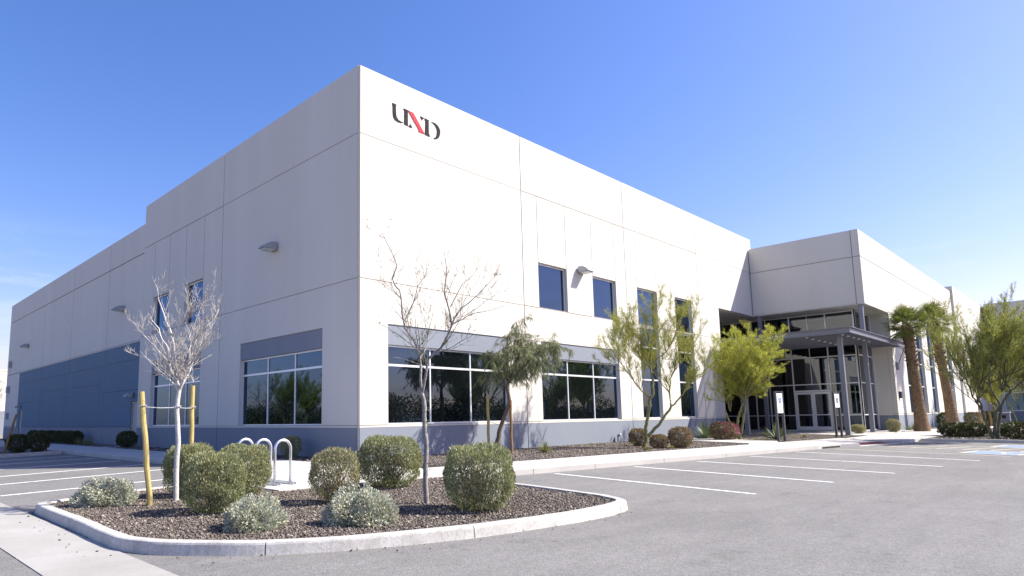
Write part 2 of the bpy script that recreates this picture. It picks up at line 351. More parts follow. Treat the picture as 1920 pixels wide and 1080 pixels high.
# ------------------------------------------------------------------ ground, roads, pavements
g = MB(); g.box(-900, 900, -900, 900, -0.6, -0.30)
tag(g.build('ground', M['desert']), kind='structure')
lot = MB(); lot.prism([(-60, -70), (90, -70), (90, 6), (0.5, 6), (0.5, 88), (-60, 88)], -0.29, ZA)
tag(lot.build('parking_lot', M['asphalt']), kind='structure')

# concrete valley gutter, cast in bays
gut = link('valley_gutter', None); tag(gut, kind='structure')
y = -46.0; gaps = [-12.0, -8.23, -6.42, -4.6]
cuts = [-46] + [-40 + 4*i for i in range(7)] + [-12.0, -10.05, -8.23, -6.42, -4.6, -2.6, -0.6, 1.4, 3.4] + [7.4 + 4*i for i in range(10)]
for a, b in zip(cuts[:-1], cuts[1:]):
    m = MB(); xm = -9.77
    sec = [(-10.19, ZA + 0.006), (xm, ZA + 0.001), (-9.365, ZA + 0.006)]
    vs = []
    for yy in (a + 0.008, b - 0.008):
        vs += [(-10.19, yy, ZA - 0.1), (-9.365, yy, ZA - 0.1), (-9.365, yy, ZA + 0.008), (xm, yy, ZA + 0.003), (-10.19, yy, ZA + 0.008)]
    m.add(vs, [(0,1,6,5), (1,2,7,6), (2,3,8,7), (3,4,9,8), (4,0,5,9), (4,3,2,1,0), (5,6,7,8,9)])
    m.build('gutter_bay', M['gutter'], gut)

def catmull(pts, n=6):
    P = [Vector(p) for p in pts]; out = []
    for i in range(len(P)-1):
        p0 = P[max(i-1, 0)]; p1 = P[i]; p2 = P[i+1]; p3 = P[min(i+2, len(P)-1)]
        for k in range(n):
            t = k/n
            out.append(0.5*((2*p1) + (p2-p0)*t + (2*p0-5*p1+4*p2-p3)*t*t + (3*p1-p0-3*p2+p3)*t**3))
    out.append(P[-1]); return out

def kerb_run(parent, path, joints, top=0.0, width=0.15, side=1, mat='kerb'):
    """kerb along a 2-D path; the path is the outer (road) edge, the bed lies on the 'side' hand"""
    P = [Vector(p).to_2d() for p in path]
    cum = [0]
    for i in range(1, len(P)): cum.append(cum[-1] + (P[i]-P[i-1]).length)
    tot = cum[-1]
    def at(s):
        s = min(max(s, 0), tot)
        for i in range(1, len(P)):
            if s <= cum[i] or i == len(P)-1:
                f = (s-cum[i-1]) / max(cum[i]-cum[i-1], 1e-6); return P[i-1].lerp(P[i], f)
    def nrm(s):
        t = (at(s+0.06) - at(s-0.06)).normalized(); return Vector((-t.y, t.x))*side
    cuts = [0] + [j for j in joints if 0 < j < tot] + [tot]
    for a, b in zip(cuts[:-1], cuts[1:]):
        a2 = a + 0.006; b2 = b - 0.006; n = max(2, int((b2-a2)/0.09)); vs = []; fs = []
        prof = [(-0.012, ZA-0.05), (0.0, ZA+0.02), (0.012, top-0.028), (0.020, top-0.009), (0.038, top), (width, top-0.002), (width+0.002, top-0.10)]
        k = len(prof)
        for i in range(n+1):
            s = a2 + (b2-a2)*i/n; c = at(s); nn = nrm(s); w = 0.003*math.sin(s*3.1) + 0.002*math.sin(s*7.7+1)
            for (o, z) in prof: vs.append((c.x + nn.x*(o+w), c.y + nn.y*(o+w), z + (0.0025*math.sin(s*2.3) if z > -0.05 else 0)))
        for i in range(n):
            for j in range(k-1): fs.append((i*k+j, i*k+j+1, (i+1)*k+j+1, (i+1)*k+j))
        fs += [tuple(range(k)), tuple(n*k + j for j in range(k-1, -1, -1))]
        MB().add(vs, fs).build('kerb_stone', M[mat], parent, smooth=False)

# planted island at the front
ISL = [(-5.88,-2.85),(-6.75,-3.23),(-7.5,-3.48),(-8.45,-3.9),(-8.82,-4.05),(-9.12,-4.24),(-9.27,-4.62),(-9.31,-6.6),(-9.35,-7.71),(-9.35,-8.43),(-9.29,-8.75),(-9.12,-9.15),(-8.61,-9.77),(-7.97,-10.23),(-7.16,-10.6),(-6.17,-10.9),(-4.88,-11.09),(-4.06,-11.12),(-3.46,-11.03),(-3.18,-10.83),(-2.99,-10.5),(-2.86,-10.16),(-2.38,-8.04),(-1.93,-6.12)]
isl_path = catmull([(p[0], p[1], 0) for p in ISL], 5)
ik = link('island_kerb', None); tag(ik, kind='structure')
kerb_run(ik, isl_path, [1.2, 3.45, 6.05, 9.6, 11.86, 14.55, 15.95, 17.6], side=1)

def poly_sheet(name, poly, z, mat, kind='structure', parent=None, thick=0.25):
    o = MB().prism(poly, z - thick, z).build(name, mat, parent)
    if kind and parent is None: tag(o, kind=kind)
    return o

isl_in = [(p.x, p.y) for p in isl_path]
isl_poly = []
c = Vector((-6.2, -7.2))
for i, p in enumerate(isl_in):
    a = Vector(isl_in[max(i-1, 0)]); b = Vector(isl_in[min(i+1, len(isl_in)-1)]); t = (b-a).normalized(); n = Vector((-t.y, t.x))
    isl_poly.append((p[0] + n.x*0.10, p[1] + n.y*0.10))
isl_poly += [(-3.9, -5.55), (-5.80, -5.72)]
poly_sheet('island_bed', isl_poly, -0.045, M['soil'], thick=0.08)

# front pavement: bays with real joints, its front edge is the kerb
fk = lambda x: -6.3 - 0.135*x          # kerb line
fb = lambda x: -4.2 - 0.115*x          # back edge against the planting bed
pave = link('pavement', None); tag(pave, kind='structure')
def bay(poly, z=0.0, z0=-0.28, mat='conc', name='paving_bay', par=None):
    return MB().prism(poly, z0, z).build(name, M[mat], par or pave, bevel=0.012)
cuts = [-1.93, 0.35, 2.47, 5.3, 8.4, 11.4, 14.2, 16.2]
for a, b in zip(cuts[:-1], cuts[1:]):
    a += 0.004; b -= 0.004
    mid = lambda x: fk(x) + 0.42
    bay([(a, fk(a)), (b, fk(b)), (b, mid(b)), (a, mid(a))])
    bay([(a, mid(a)+0.006), (b, mid(b)+0.006), (b, fb(b)), (a, fb(a))], z=-0.002)
# corner plaza with the bicycle stands
bay([(-5.88, -5.72), (-1.94, -6.03), (-1.94, -4.16), (-3.70, -3.95), (-5.88, -3.85)])
bay([(-5.88, -3.84), (-3.71, -3.94), (-3.71, -0.9), (-5.88, -2.3)])
bay([(-3.70, -3.94), (-1.94, -4.15), (-1.94, -3.98), (-0.64, -3.39), (-1.2, -2.6), (-1.45, -0.5), (-3.70, -0.5)])
ys = [-0.49, 2.0, 4.5, 7.0, 9.5, 12.0, 14.5, 17.0, 20.0, 23, 26, 29, 33, 37, 41, 46, 52]
for a, b in zip(ys[:-1], ys[1:]):
    bay([(-3.75, a+0.004), (-1.42, a+0.004), (-1.42, b-0.004), (-3.75, b-0.004)])
bay([(-1.41, 18.6), (-0.02, 18.6), (-0.02, 20.4), (-1.41, 20.4)])
# kerb ramp with red tactile paving, then the walk on to the right
ramp_poly = [(16.21, fk(16.21)), (18.0, -9.35), (21.2, -9.75), (21.9, -7.3), (16.21, fb(16.21))]
bay([(16.205, fk(16.2)+0.0), (17.0, -8.9), (17.0, -7.4), (16.205, -7.2)], z=-0.01)
MB().prism([(17.0, -8.9), (20.2, -9.6), (20.6, -7.6), (17.0, -7.2)], -0.3, [-0.115, -0.115, -0.01, -0.01]).build('kerb_ramp', M['conc'], pave)
MB().prism([(17.3, -8.75), (20.0, -9.35), (20.1, -8.75), (17.3, -8.2)], [-0.14]*4, [-0.100, -0.100, -0.058, -0.058]).build('tactile_panel', M['domes'], pave)
bay([(16.205, -7.19), (17.0, -7.19), (20.62, -7.58), (22.0, -7.4), (22.0, -6.78), (16.205, -6.07)], z=-0.002)
bay([(20.63, -7.62), (22.4, -7.5), (22.4, -9.75), (20.25, -9.6)], z=-0.004)
for a, b in zip([22.0, 25, 28, 31, 34, 38, 42, 47, 53], [25, 28, 31, 34, 38, 42, 47, 53, 60]):
    bay([(a+0.41 if a == 22.0 else a+0.004, -9.72), (b-0.004, -9.72), (b-0.004, -7.05), (a+0.41 if a == 22.0 else a+0.004, -7.05)], z=-0.003)
# entrance apron
bay([(26.4, -6.95), (30.0, -6.98), (30.0, 0.5), (28.3, 0.5), (27.9, -4.0), (26.2, -6.0)], z=0.004)
bay([(30.01, -6.98), (37.0, -6.98), (37.0, -6.3), (33.3, -5.3), (33.3, 3.5), (30.01, 3.5)], z=0.02)
# narrow path across the planting bed
bay([(14.30, fb(14.3)+0.01), (16.6, fb(16.6)+0.01), (18.9, -1.6), (14.2, -0.9), (14.0, -2.2), (15.9, -2.6)], z=0.05, z0=-0.2)
# storm inlet: near-black block on the kerb face stands for the shaded slot
MB().prism([(14.65, fk(14.65)-.006), (16.1, fk(16.1)-.006), (16.1, fk(16.1)+.1), (14.65, fk(14.65)+.1)], ZA+0.008, ZA+0.065).build('storm_inlet', M['gapshade'], pave)

# planting beds
poly_sheet('front_bed', [(-0.64,-3.38),(1.9,fb(1.9)+.0),(16.2,fb(16.2)),(22.0,-6.77),(26.1,-6.9),(26.1,-6.0),(27.8,-4.0),(28.2,0.3),(0,0.3),(-1.4,0.3),(-1.18,-2.6)], -0.02, M['soil'], thick=0.1)
poly_sheet('side_bed', [(-1.41,-0.5),(0.1,-0.5),(0.1,52),(-1.41,52)], -0.03, M['soil'], thick=0.1)
poly_sheet('entrance_bed', [(31.0,-7.04),(60,-7.04),(60,-6.1),(37.0,-6.1),(37.0,-6.99),(31.0,-6.99)], -0.01, M['soil'], thick=0.1)
# planter on the right and small planter on the far left
PR = [(26.0,-9.76),(23.0,-9.76),(22.6,-9.95),(22.5,-10.4),(22.45,-11.7),(21.9,-13.2),(21.3,-15.0),(21.0,-17.5),(21.0,-20)]
pr_path = catmull([(p[0], p[1], 0) for p in PR], 4)
pk = link('planter_kerb', None); tag(pk, kind='structure')
kerb_run(pk, pr_path, [3.6, 5.7, 8.5, 11.5], side=1)
poly_sheet('planter_bed', [(p.x+0.1, p.y-0.05) for p in pr_path] + [(60,-20),(60,-9.8)], -0.04, M['soil'], thick=0.08)
PL = [(-3.76,16.95),(-4.2,16.7),(-6.3,15.75),(-9.0,14.9),(-12,14.3)]
pl_path = catmull([(p[0], p[1], 0) for p in PL], 4)
kerb_run(pk, pl_path, [2.0, 5.0], side=-1)
poly_sheet('corner_planter_bed', [(p.x, p.y+0.12) for p in pl_path] + [(-12,20),(-3.77,20)], -0.04, M['soil'], thick=0.08)

# painted bay lines, each a sheet just above the asphalt
marks = link('bay_markings', None); tag(marks, kind='structure')
def line(a, b, mat='white_paint', w=0.095, name='bay_line', z=ZA+0.004):
    a = Vector(a); b = Vector(b); t = (b-a).normalized(); n = Vector((-t.y, t.x))*w/2
    q = [a-n, b-n, b+n, a+n]
    MB().prism([(p.x, p.y) for p in q], z-0.003, z).build(name, M[mat], marks)
for a, b in [((0.74,-6.67),(-0.47,-11.63)), ((3.59,-7.09),(2.26,-12.03)), ((6.26,-7.51),(5.02,-12.45)), ((9.21,-7.84),(7.60,-12.88)), ((12.2,-8.18),(10.30,-13.25))]:
    line(a, b)
line((14.72,-8.71), (12.66,-13.66), 'cream_paint')
line((17.5,-9.35), (15.3,-14.3), 'cream_paint'); line((19.6,-9.75), (17.6,-14.6), 'cream_paint')
for k in range(6):
    f = k/6
    line((17.35-2.1*f, -9.75-4.6*f), (18.9-1.9*f, -10.6-4.4*f), 'cream_paint')
for poly in ([(13.95,-12.35),(15.45,-12.62),(14.75,-14.05),(13.25,-13.75)], [(18.6,-12.6),(20.3,-12.9),(19.6,-14.3),(17.95,-14.0)]):
    poly_sheet('accessible_bay_panel', poly, ZA+0.006, M['blue_paint'], parent=marks, thick=0.003)
    q = [Vector(p) for p in poly]
    for i in range(4): line(q[i], q[(i+1) % 4], 'cream_paint', 0.10, z=ZA+0.0085)
    ctr = sum(q, Vector((0, 0)))/4
    line(ctr+Vector((-0.32,-0.2)), ctr+Vector((0.30,-0.1)), 'white_paint', 0.10, z=ZA+0.0105)
    line(ctr+Vector((0.1,-0.35)), ctr+Vector((0.22,0.35)), 'white_paint', 0.10, z=ZA+0.0135)
for a, b in [((-4.0,16.4),(-6.3,15.45)), ((-4.03,13.95),(-9.0,11.95)), ((-4.0,11.35),(-9.0,9.5)), ((-3.97,8.57),(-9.0,6.95)), ((-4.06,5.74),(-9.0,3.85)), ((-4.18,3.09),(-9.05,1.35)), ((-5.3,-0.24),(-9.15,-1.25))]:
    line(a, b)

# gravel: real stones on the beds, too many to count
def inside(px, py, poly):
    r = np.zeros(len(px), bool); n = len(poly); j = n-1
    for i in range(n):
        xi, yi = poly[i]; xj, yj = poly[j]
        cnd = ((yi > py) != (yj > py)) & (px < (xj-xi)*(py-yi)/((yj-yi) if yj != yi else 1e-9) + xi)
        r ^= cnd; j = i
    return r
OCT_V = np.array([(1,0,0),(-1,0,0),(0,1,0),(0,-1,0),(0,0,1),(0,0,-1)], float)
OCT_F = np.array([(0,2,4),(2,1,4),(1,3,4),(3,0,4),(2,0,5),(1,2,5),(3,1,5),(0,3,5)])
def gravel(name, label, polys, z, dens, size):
    P = []
    for poly in polys:
        a = np.array(poly); lo = a.min(0); hi = a.max(0); n = int(dens*np.prod(hi-lo))
        x = rng.uniform(lo[0], hi[0], n); yy = rng.uniform(lo[1], hi[1], n); k = inside(x, yy, poly)
        P.append(np.stack([x[k], yy[k]], 1))
    P = np.concatenate(P); n = len(P)
    s = size*rng.lognormal(0, 0.32, n)
    ax = OCT_V[None]*rng.uniform(0.6, 1.35, (n, 6, 1))*s[:, None, None]
    ax[:, :, 2] *= 0.7
    th = rng.uniform(0, 6.28, n); c, sn = np.cos(th)[:, None], np.sin(th)[:, None]
    tl = rng.normal(0, 0.35, (n, 1))
    X = ax[:, :, 0]*c - ax[:, :, 1]*sn; Y = ax[:, :, 0]*sn + ax[:, :, 1]*c; Z = ax[:, :, 2] + tl*ax[:, :, 0]
    V = np.stack([X + P[:, :1], Y + P[:, 1:2], Z + z + (s*0.35)[:, None] + rng.uniform(0, 0.012, (n, 1))], -1).reshape(-1, 3)
    F = (OCT_F[None] + 6*np.arange(n)[:, None, None]).reshape(-1, 3)
    o = link(name, np_mesh(name, V, F), None, M['stone']); return tag(o, label, 'gravel', kind='stuff')
gravel('island_gravel', 'brown crushed gravel covering the kerbed island', [isl_poly], -0.042, 2600, 0.0112)
ring = [(p.x, p.y) for p in isl_path[28:]]
gravel('stray_gravel', 'loose stones strewn on the asphalt along the island kerb', [ring + [(q[0]*1.0 + (-.35 if q[0] < -8.5 else .05), q[1] - .35) for q in reversed(ring)]], ZA, 16, 0.010)
gravel('front_bed_gravel', 'brown gravel in the bed along the sunlit front wall', [[(-0.62,-3.36),(1.9,fb(1.9)+.02),(14.2,fb(14.2)+.02),(15.8,-2.7),(14.0,-2.2),(14.2,-0.9),(15,-0.02),(0,-0.02),(-1.4,-0.02),(-1.16,-2.6)], [(16.7,fb(16.7)),(22.0,-6.75),(26.1,-6.9),(26.1,-6.0),(27.8,-4.0),(28.2,0),(18,-0.02),(18.95,-1.6)]], -0.018, 900, 0.016)
gravel('side_bed_gravel', 'gravel in the shaded bed along the side wall', [[(-1.40,0),(-0.02,0),(-0.02,30),(-1.40,30)]], -0.03, 350, 0.022)
gravel('planter_gravel', 'gravel in the planter on the right', [[(p.x+0.15, p.y-0.08) for p in pr_path] + [(34,-20),(34,-9.8)]], -0.04, 160, 0.026)

# ------------------------------------------------------------------ the building
H, Z1, Z2, ZB, ZW = 12.59, 10.28, 5.56, 1.0, 0.93
bld = thing('office_building', 'large pale concrete office building with slate blue base and glazed entrance', 'building')

class Frame:
    """a facade plane: s runs along it, n points outwards"""
    def __init__(f, o, a, n): f.o = Vector(o); f.a = Vector(a); f.n = Vector(n)
    def p(f, s, z, out=0.0):
        v = f.o + f.a*s + f.n*out; return (v.x, v.y, z)

FR = Frame((0, 0, 0), (1, 0, 0), (0, -1, 0))            # sunlit front
FL = Frame((0, 0, 0), (0, 1, 0), (-1, 0, 0))            # shaded side
FT = Frame((31.37, 0, 0), (0, -1, 0), (-1, 0, 0))       # tower side
FF = Frame((0, -6.28, 0), (1, 0, 0), (0, -1, 0))        # tower front and right-hand wing

def fbox(m, f, s0, s1, z0, z1, o0, o1):
    """box on a facade frame, o0..o1 measured outwards"""
    vs = [f.p(s, z, o) for z in (z0, z1) for (s, o) in ((s0, o0), (s1, o0), (s1, o1), (s0, o1))]
    return m.add(vs, [(3,2,1,0),(4,5,6,7),(0,1,5,4),(1,2,6,5),(2,3,7,6),(3,0,4,7)])

def panel(f, s0, s1, z0, z1, mat='wall', holes=(), depth=0.25, out=0.0, gap=0.012, parent=None, name='wall_panel', gz=None):
    """one cast panel with its openings cut out; neighbours are kept apart by the reveal"""
    gz = gap if gz is None else gz
    s0 += gap; s1 -= gap; z0 += gz; z1 -= gz
    hs = [(max(a, s0), min(b, s1), max(c, z0), min(d, z1)) for a, b, c, d in holes if a < s1 - .02 and b > s0 + .02 and c < z1 - .02 and d > z0 + .02]
    S = sorted({s0, s1, *[h[0] for h in hs], *[h[1] for h in hs]}); Z = sorted({z0, z1, *[h[2] for h in hs], *[h[3] for h in hs]})
    solid = {}
    for i in range(len(S)-1):
        for j in range(len(Z)-1):
            cs, cz = (S[i]+S[i+1])/2, (Z[j]+Z[j+1])/2
            solid[i, j] = not any(h[0] < cs < h[1] and h[2] < cz < h[3] for h in hs)
    m = MB()
    for (i, j), ok in solid.items():
        if not ok: continue
        a, b, c, d = S[i], S[i+1], Z[j], Z[j+1]
        m.add([f.p(a, c, out), f.p(b, c, out), f.p(b, d, out), f.p(a, d, out)], [(0, 1, 2, 3)])
        for (di, dj, q) in ((-1, 0, ((a, c), (a, d))), (1, 0, ((b, d), (b, c))), (0, -1, ((b, c), (a, c))), (0, 1, ((a, d), (b, d)))):
            if not solid.get((i+di, j+dj), False):
                (p0, p1) = q
                m.add([f.p(*p0, out), f.p(*p1, out), f.p(*p1, out-depth), f.p(*p0, out-depth)], [(0, 1, 2, 3)])
    return m.build(name, M[mat], parent or bld)

def window(f, s0, s1, z0, z1, ms=(), zs=(), set_back=0.13, bar=0.055, glass='glass', parent=None, deep=0.09, low_ms=None):
    """aluminium frame with each pane as its own piece"""
    m = MB(); o1 = -set_back; o0 = o1 - deep
    fbox(m, f, s0, s0+bar, z0, z1, o0, o1); fbox(m, f, s1-bar, s1, z0, z1, o0, o1)
    fbox(m, f, s0+bar, s1-bar, z0, z0+bar, o0, o1); fbox(m, f, s0+bar, s1-bar, z1-bar, z1, o0, o1)
    S = [s0+bar] + [x for x in sorted(ms)] + [s1-bar]; Zs = [z0+bar] + sorted(zs) + [z1-bar]
    h = bar/2
    for x in ms: fbox(m, f, x-h, x+h, z0+bar, z1-bar, o0, o1-0.004)
    for z in zs: fbox(m, f, s0+bar, s1-bar, z-h*1.3, z+h*1.3, o0, o1+0.004)
    fr = m.build('window_frame', M['alu'], parent or bld)
    for i in range(len(S)-1):
        for j in range(len(Zs)-1):
            k = MB(); fbox(k, f, S[i]-0.01, S[i+1]+0.01, Zs[j]-0.01, Zs[j+1]+0.01, o0+0.035, o0+0.055)
            d = f.n*random.uniform(-.007, .007); k.V[1:3] = [(v[0]+d.x, v[1]+d.y, v[2]) for v in k.V[1:3]]; k.V[5:7] = [(v[0]+d.x, v[1]+d.y, v[2]) for v in k.V[5:7]]
            k.build('pane', M[glass], fr)
    return fr

BIG = 0.023; FINE = 0.018
# --- sunlit front
win_r = {'A': (1.16, 7.03), 'B': (9.04, 14.9)}
holesR = [(1.16, 7.03, ZB-.02, 4.2), (9.04, 14.9, ZB-.02, 4.2), (9.05, 11.0, Z2+.0, 7.47), (13.0, 14.92, Z2, 7.47), (16.88, 18.83, ZB, 7.45), (20.78, 22.7, ZB, 7.43)]
entry = (26.23, 40.0, -1.0, 7.41)
XJ = [0.035, 8.06, 15.86, 23.65, 31.90]
scores = {1: [9.05, 11.0, 13.0, 14.92], 2: [16.88, 18.83, 20.78, 22.7]}
def row(f, s0, s1, z0, z1, holes, inner, **kw):
    """a storey row of a bay: scored into strips where 'inner' lists the scores"""
    cuts = [s0] + list(inner) + [s1]
    for a, b in zip(cuts[:-1], cuts[1:]): panel(f, a, b, z0, z1, holes=holes, **kw)
for i in range(4):
    a, b = XJ[i], XJ[i+1]
    hs = holesR + [entry]
    panel(FR, a, b, Z1, H, holes=hs, gap=BIG, gz=.012)
    if i in scores:
        # the scores stop just under the reveal
        cuts = [a] + scores[i] + [b]
        for p, q in zip(cuts[:-1], cuts[1:]):
            panel(FR, p + (BIG-FINE if p == a else 0), q - (BIG-FINE if q == b else 0), Z2, Z1 - .003, holes=hs, gap=FINE)
    else: panel(FR, a, b, Z2, Z1, holes=hs, gap=BIG, gz=.012)
    panel(FR, a, b, ZB, Z2, holes=hs, gap=BIG, gz=.012)
    panel(FR, a, b, ZW, ZB, holes=[entry], gap=BIG, gz=0.006, name='sill_band')
    panel(FR, a, b, -0.3, ZW, mat='navy', holes=[entry], gap=BIG, gz=0.002, name='base_panel')
for key, mm in (('A', (3.09, 5.05)), ('B', (10.98, 12.92))):
    a, b = win_r[key]
    panel(FR, a, b, 3.54, 4.2, mat='navy', gap=0.004, out=-0.035, depth=0.15, name='lintel_panel')
    window(FR, a+.01, b-.01, ZB+.002, 3.54, mm, (2.9,))
for a, b in ((9.05, 11.0), (13.0, 14.92)): window(FR, a+.01, b-.01, Z2+.015, 7.46)
window(FR, 16.89, 18.82, ZB+.012, 7.44, (), (2.9, 4.52, 5.5)); window(FR, 20.79, 22.69, ZB+.012, 7.42, (), (2.88, 4.5, 5.48))
# --- shaded side
holesL = [(1.98, 7.77, ZB-.02, 4.19), (11.42, 17.17, ZB-.02, 4.17), (11.44, 13.38, Z2, 7.46), (15.33, 17.3, Z2, 7.42), (19.05, 20.05, -1, 2.29), (45.28, 46.28, -1, 2.28)]
YJ = [0.035, 9.63, 18.95]
for i in range(2):
    a, b = YJ[i], YJ[i+1]
    panel(FL, a, b, Z1, H, gap=BIG, gz=.012)
    if i == 1:
        cuts = [a, 11.45, 13.4, 15.35, 17.33, b]
        for p, q in zip(cuts[:-1], cuts[1:]):
            panel(FL, p + (BIG-FINE if p == a else 0), q - (BIG-FINE if q == b else 0), Z2, Z1 - (BIG-FINE), holes=holesL, gap=FINE)
    else: panel(FL, a, b, Z2, Z1, holes=holesL, gap=BIG, gz=.012)
    panel(FL, a, b, ZB, Z2, holes=holesL, gap=BIG, gz=.012)
    panel(FL, a, b, ZW, ZB, gap=BIG, gz=0.006, name='sill_band')
    panel(FL, a, b, -0.3, ZW, mat='navy', gap=BIG, gz=0.002, name='base_panel')
for a, b, mm, top in ((1.98, 7.77, (3.87, 5.78), 4.19), (11.42, 17.17, (13.2, 15.1), 4.17)):
    panel(FL, a, b, 3.53, top, mat='navy', gap=0.004, out=-0.035, depth=0.15, name='lintel_panel')
    window(FL, a+.01, b-.01, ZB+.002, 3.53, mm, (2.93,))
window(FL, 11.45, 13.37, Z2+.015, 7.45); window(FL, 15.34, 17.29, Z2+.015, 7.41)
# lower rear part of the side, set back a touch
ZR, HR = 10.09, 11.70
YR = [18.95, 24.65, 32.17, 39.6, 47.1, 52.1]
BK = -0.05
for i in range(5):
    a, b = YR[i], YR[i+1]
    panel(FL, a, b, ZR, HR, gap=BIG, out=BK); panel(FL, a, b, 5.45, ZR, gap=BIG, out=BK)
    if i < 4:
        panel(FL, a, b, 5.385, 5.45, gap=BIG, gz=0.003, out=BK+.012, name='string_band')
        panel(FL, a, b, 4.49, 5.385, mat='teal', gap=BIG, gz=0.006, out=BK)
    else: panel(FL, a, b, ZB, 5.45, gap=BIG, out=BK)
    panel(FL, a, b, ZW, ZB, mat='teal' if i < 4 else 'wall', holes=holesL, gap=BIG, gz=0.006, out=BK, name='sill_band')
    panel(FL, a, b, -0.3, ZW, mat='navy', holes=holesL, gap=BIG, gz=0.002, out=BK, name='base_panel')
# blocked-up dock openings show as scored rectangles in the blue band
for (a, b, zt) in ((18.95, 24.65, 2.9), (24.65, 25.42, 2.9), (25.42, 31.05, 3.44), (31.05, 32.17, 2.9), (32.17, 33.0, 2.9), (33.0, 38.6, 3.47), (38.6, 39.6, 2.89), (39.6, 47.1, 2.89)):
    panel(FL, a, b, ZB, zt, mat='teal', holes=holesL, gap=0.009, out=BK); panel(FL, a, b, zt, 4.49, mat='teal', holes=holesL, gap=0.009, out=BK)
# doors in the side wall
for (a, b) in ((19.05, 20.05), (45.28, 46.28)):
    m = MB(); fbox(m, FL, a+.07, b-.07, 0.0, 2.20, -0.20, -0.15); d = m.build('side_door', M['door'], bld)
    m = MB(); fbox(m, FL, a+.005, a+.07, -.02, 2.27, -.28, -.10); fbox(m, FL, b-.07, b-.005, -.02, 2.27, -.28, -.10); fbox(m, FL, a+.07, b-.07, 2.20, 2.27, -.28, -.10); m.build('door_frame', M['door'], d)
    m = MB(); fbox(m, FL, b-.20, b-.10, 1.0, 1.04, -.15, -.08); fbox(m, FL, b-.14, b-.10, .96, 1.08, -.15, -.13); m.build('door_handle', M['metal'], d)
# joint backing behind every reveal, kept a little inside the face
m = MB()
for x in XJ[1:4]: fbox(m, FR, x-.04, x+.04, -.3, H-.02, -.06, -.02)
for z in (Z1, Z2): fbox(m, FR, .05, 26.2 if z == Z2 else 31.8, z-.04, z+.04, -.06, -.021)
fbox(m, FR, .05, 26.2, ZW-.02, ZB+.012, -.07, -.022)
for y_ in (9.63, 18.95): fbox(m, FL, y_-.04, y_+.04, -.3, HR if y_ > 18 else H-.02, -.13, -.08 if y_ > 18 else -.02)
for z in (Z1, Z2): fbox(m, FL, .05, 18.9, z-.04, z+.04, -.06, -.021)
fbox(m, FL, .05, 18.9, ZW-.02, ZB+.012, -.07, -.022)
m.build('joint_backing', M['seal'], bld)['kind'] = 'stuff'
m = MB()
for x in scores[1] + scores[2]: fbox(m, FR, x-.03, x+.03, 7.5, Z1-.02, -.06, -.02)
for y_ in (11.45, 13.4, 15.35, 17.33): fbox(m, FL, y_-.03, y_+.03, 7.5, Z1-.02, -.06, -.02)
for y_ in YR[1:5]: fbox(m, FL, y_-.04, y_+.04, -.3, HR-.02, BK-.06, BK-.02)
for y_ in (25.42, 31.05, 33.0, 38.6): fbox(m, FL, y_-.03, y_+.03, ZB, 4.49, BK-.06, BK-.021)
for z in (ZR, 5.42, 4.49, 3.44, 2.9): fbox(m, FL, 20.1 if z < 3 else 19, 45.2 if z < 3 else 52, z-.06, z+.06, BK-.07, BK-.022)
fbox(m, FL, 20.1, 45.2, ZW-.02, ZB+.012, BK-.07, BK-.022)
m.build('score_backing', M['grooveshade'], bld)['kind'] = 'stuff'  # groove shade comes from this dark colour
# chamfered corner joint
m = MB(); m.prism([(0.034, 0.05), (0.006, 0.034), (0.034, 0.006), (0.05, 0.034)], -0.3, H-0.01); m.build('corner_trim', M['wall'], bld)
# roofs and the mass behind the skins
m = MB(); m.box(0.28, 31.8, 0.28, 18.9, H-0.75, H-0.65); m.box(0.34, 60, 18.96, 52.0, HR-0.7, HR-0.6); m.box(31.7, 78, -5.9, 18.9, 11.2, 11.3); m.build('roof_deck', M['roof'], bld)
m = MB(); m.box(0.27, 26.0, 0.27, 18.9, -0.3, H-0.8); m.box(0.34, 60, 18.97, 51.9, -0.3, HR-0.8); m.box(26.02, 78, 6.0, 18.88, -0.3, H-0.9); m.box(26.03, 31.7, 0.27, 5.98, 7.5, H-0.85); m.box(31.75, 78, -5.98, 5.97, 7.5, 11.1); m.box(42.0, 78, -5.97, 5.96, -0.3, 7.48)
m.build('wall_core', M['interior'], bld)
m = MB(); fbox(m, Frame((31.9, 0, 0), (0, 1, 0), (1, 0, 0)), 0.02, 18.9, 11, H-.01, -0.2, 0.0); fbox(m, Frame((0, 18.95, 0), (1, 0, 0), (0, 1, 0)), 0.02, 31.9, 11, H-.012, -0.2, -0.001); m.build('parapet', M['wall'], bld)
m = MB(); fbox(m, Frame((0, 52.1, 0), (1, 0, 0), (0, 1, 0)), 0.06, 60, -.3, HR-.01, -.2, 0); m.build('rear_wall', M['wall'], bld)

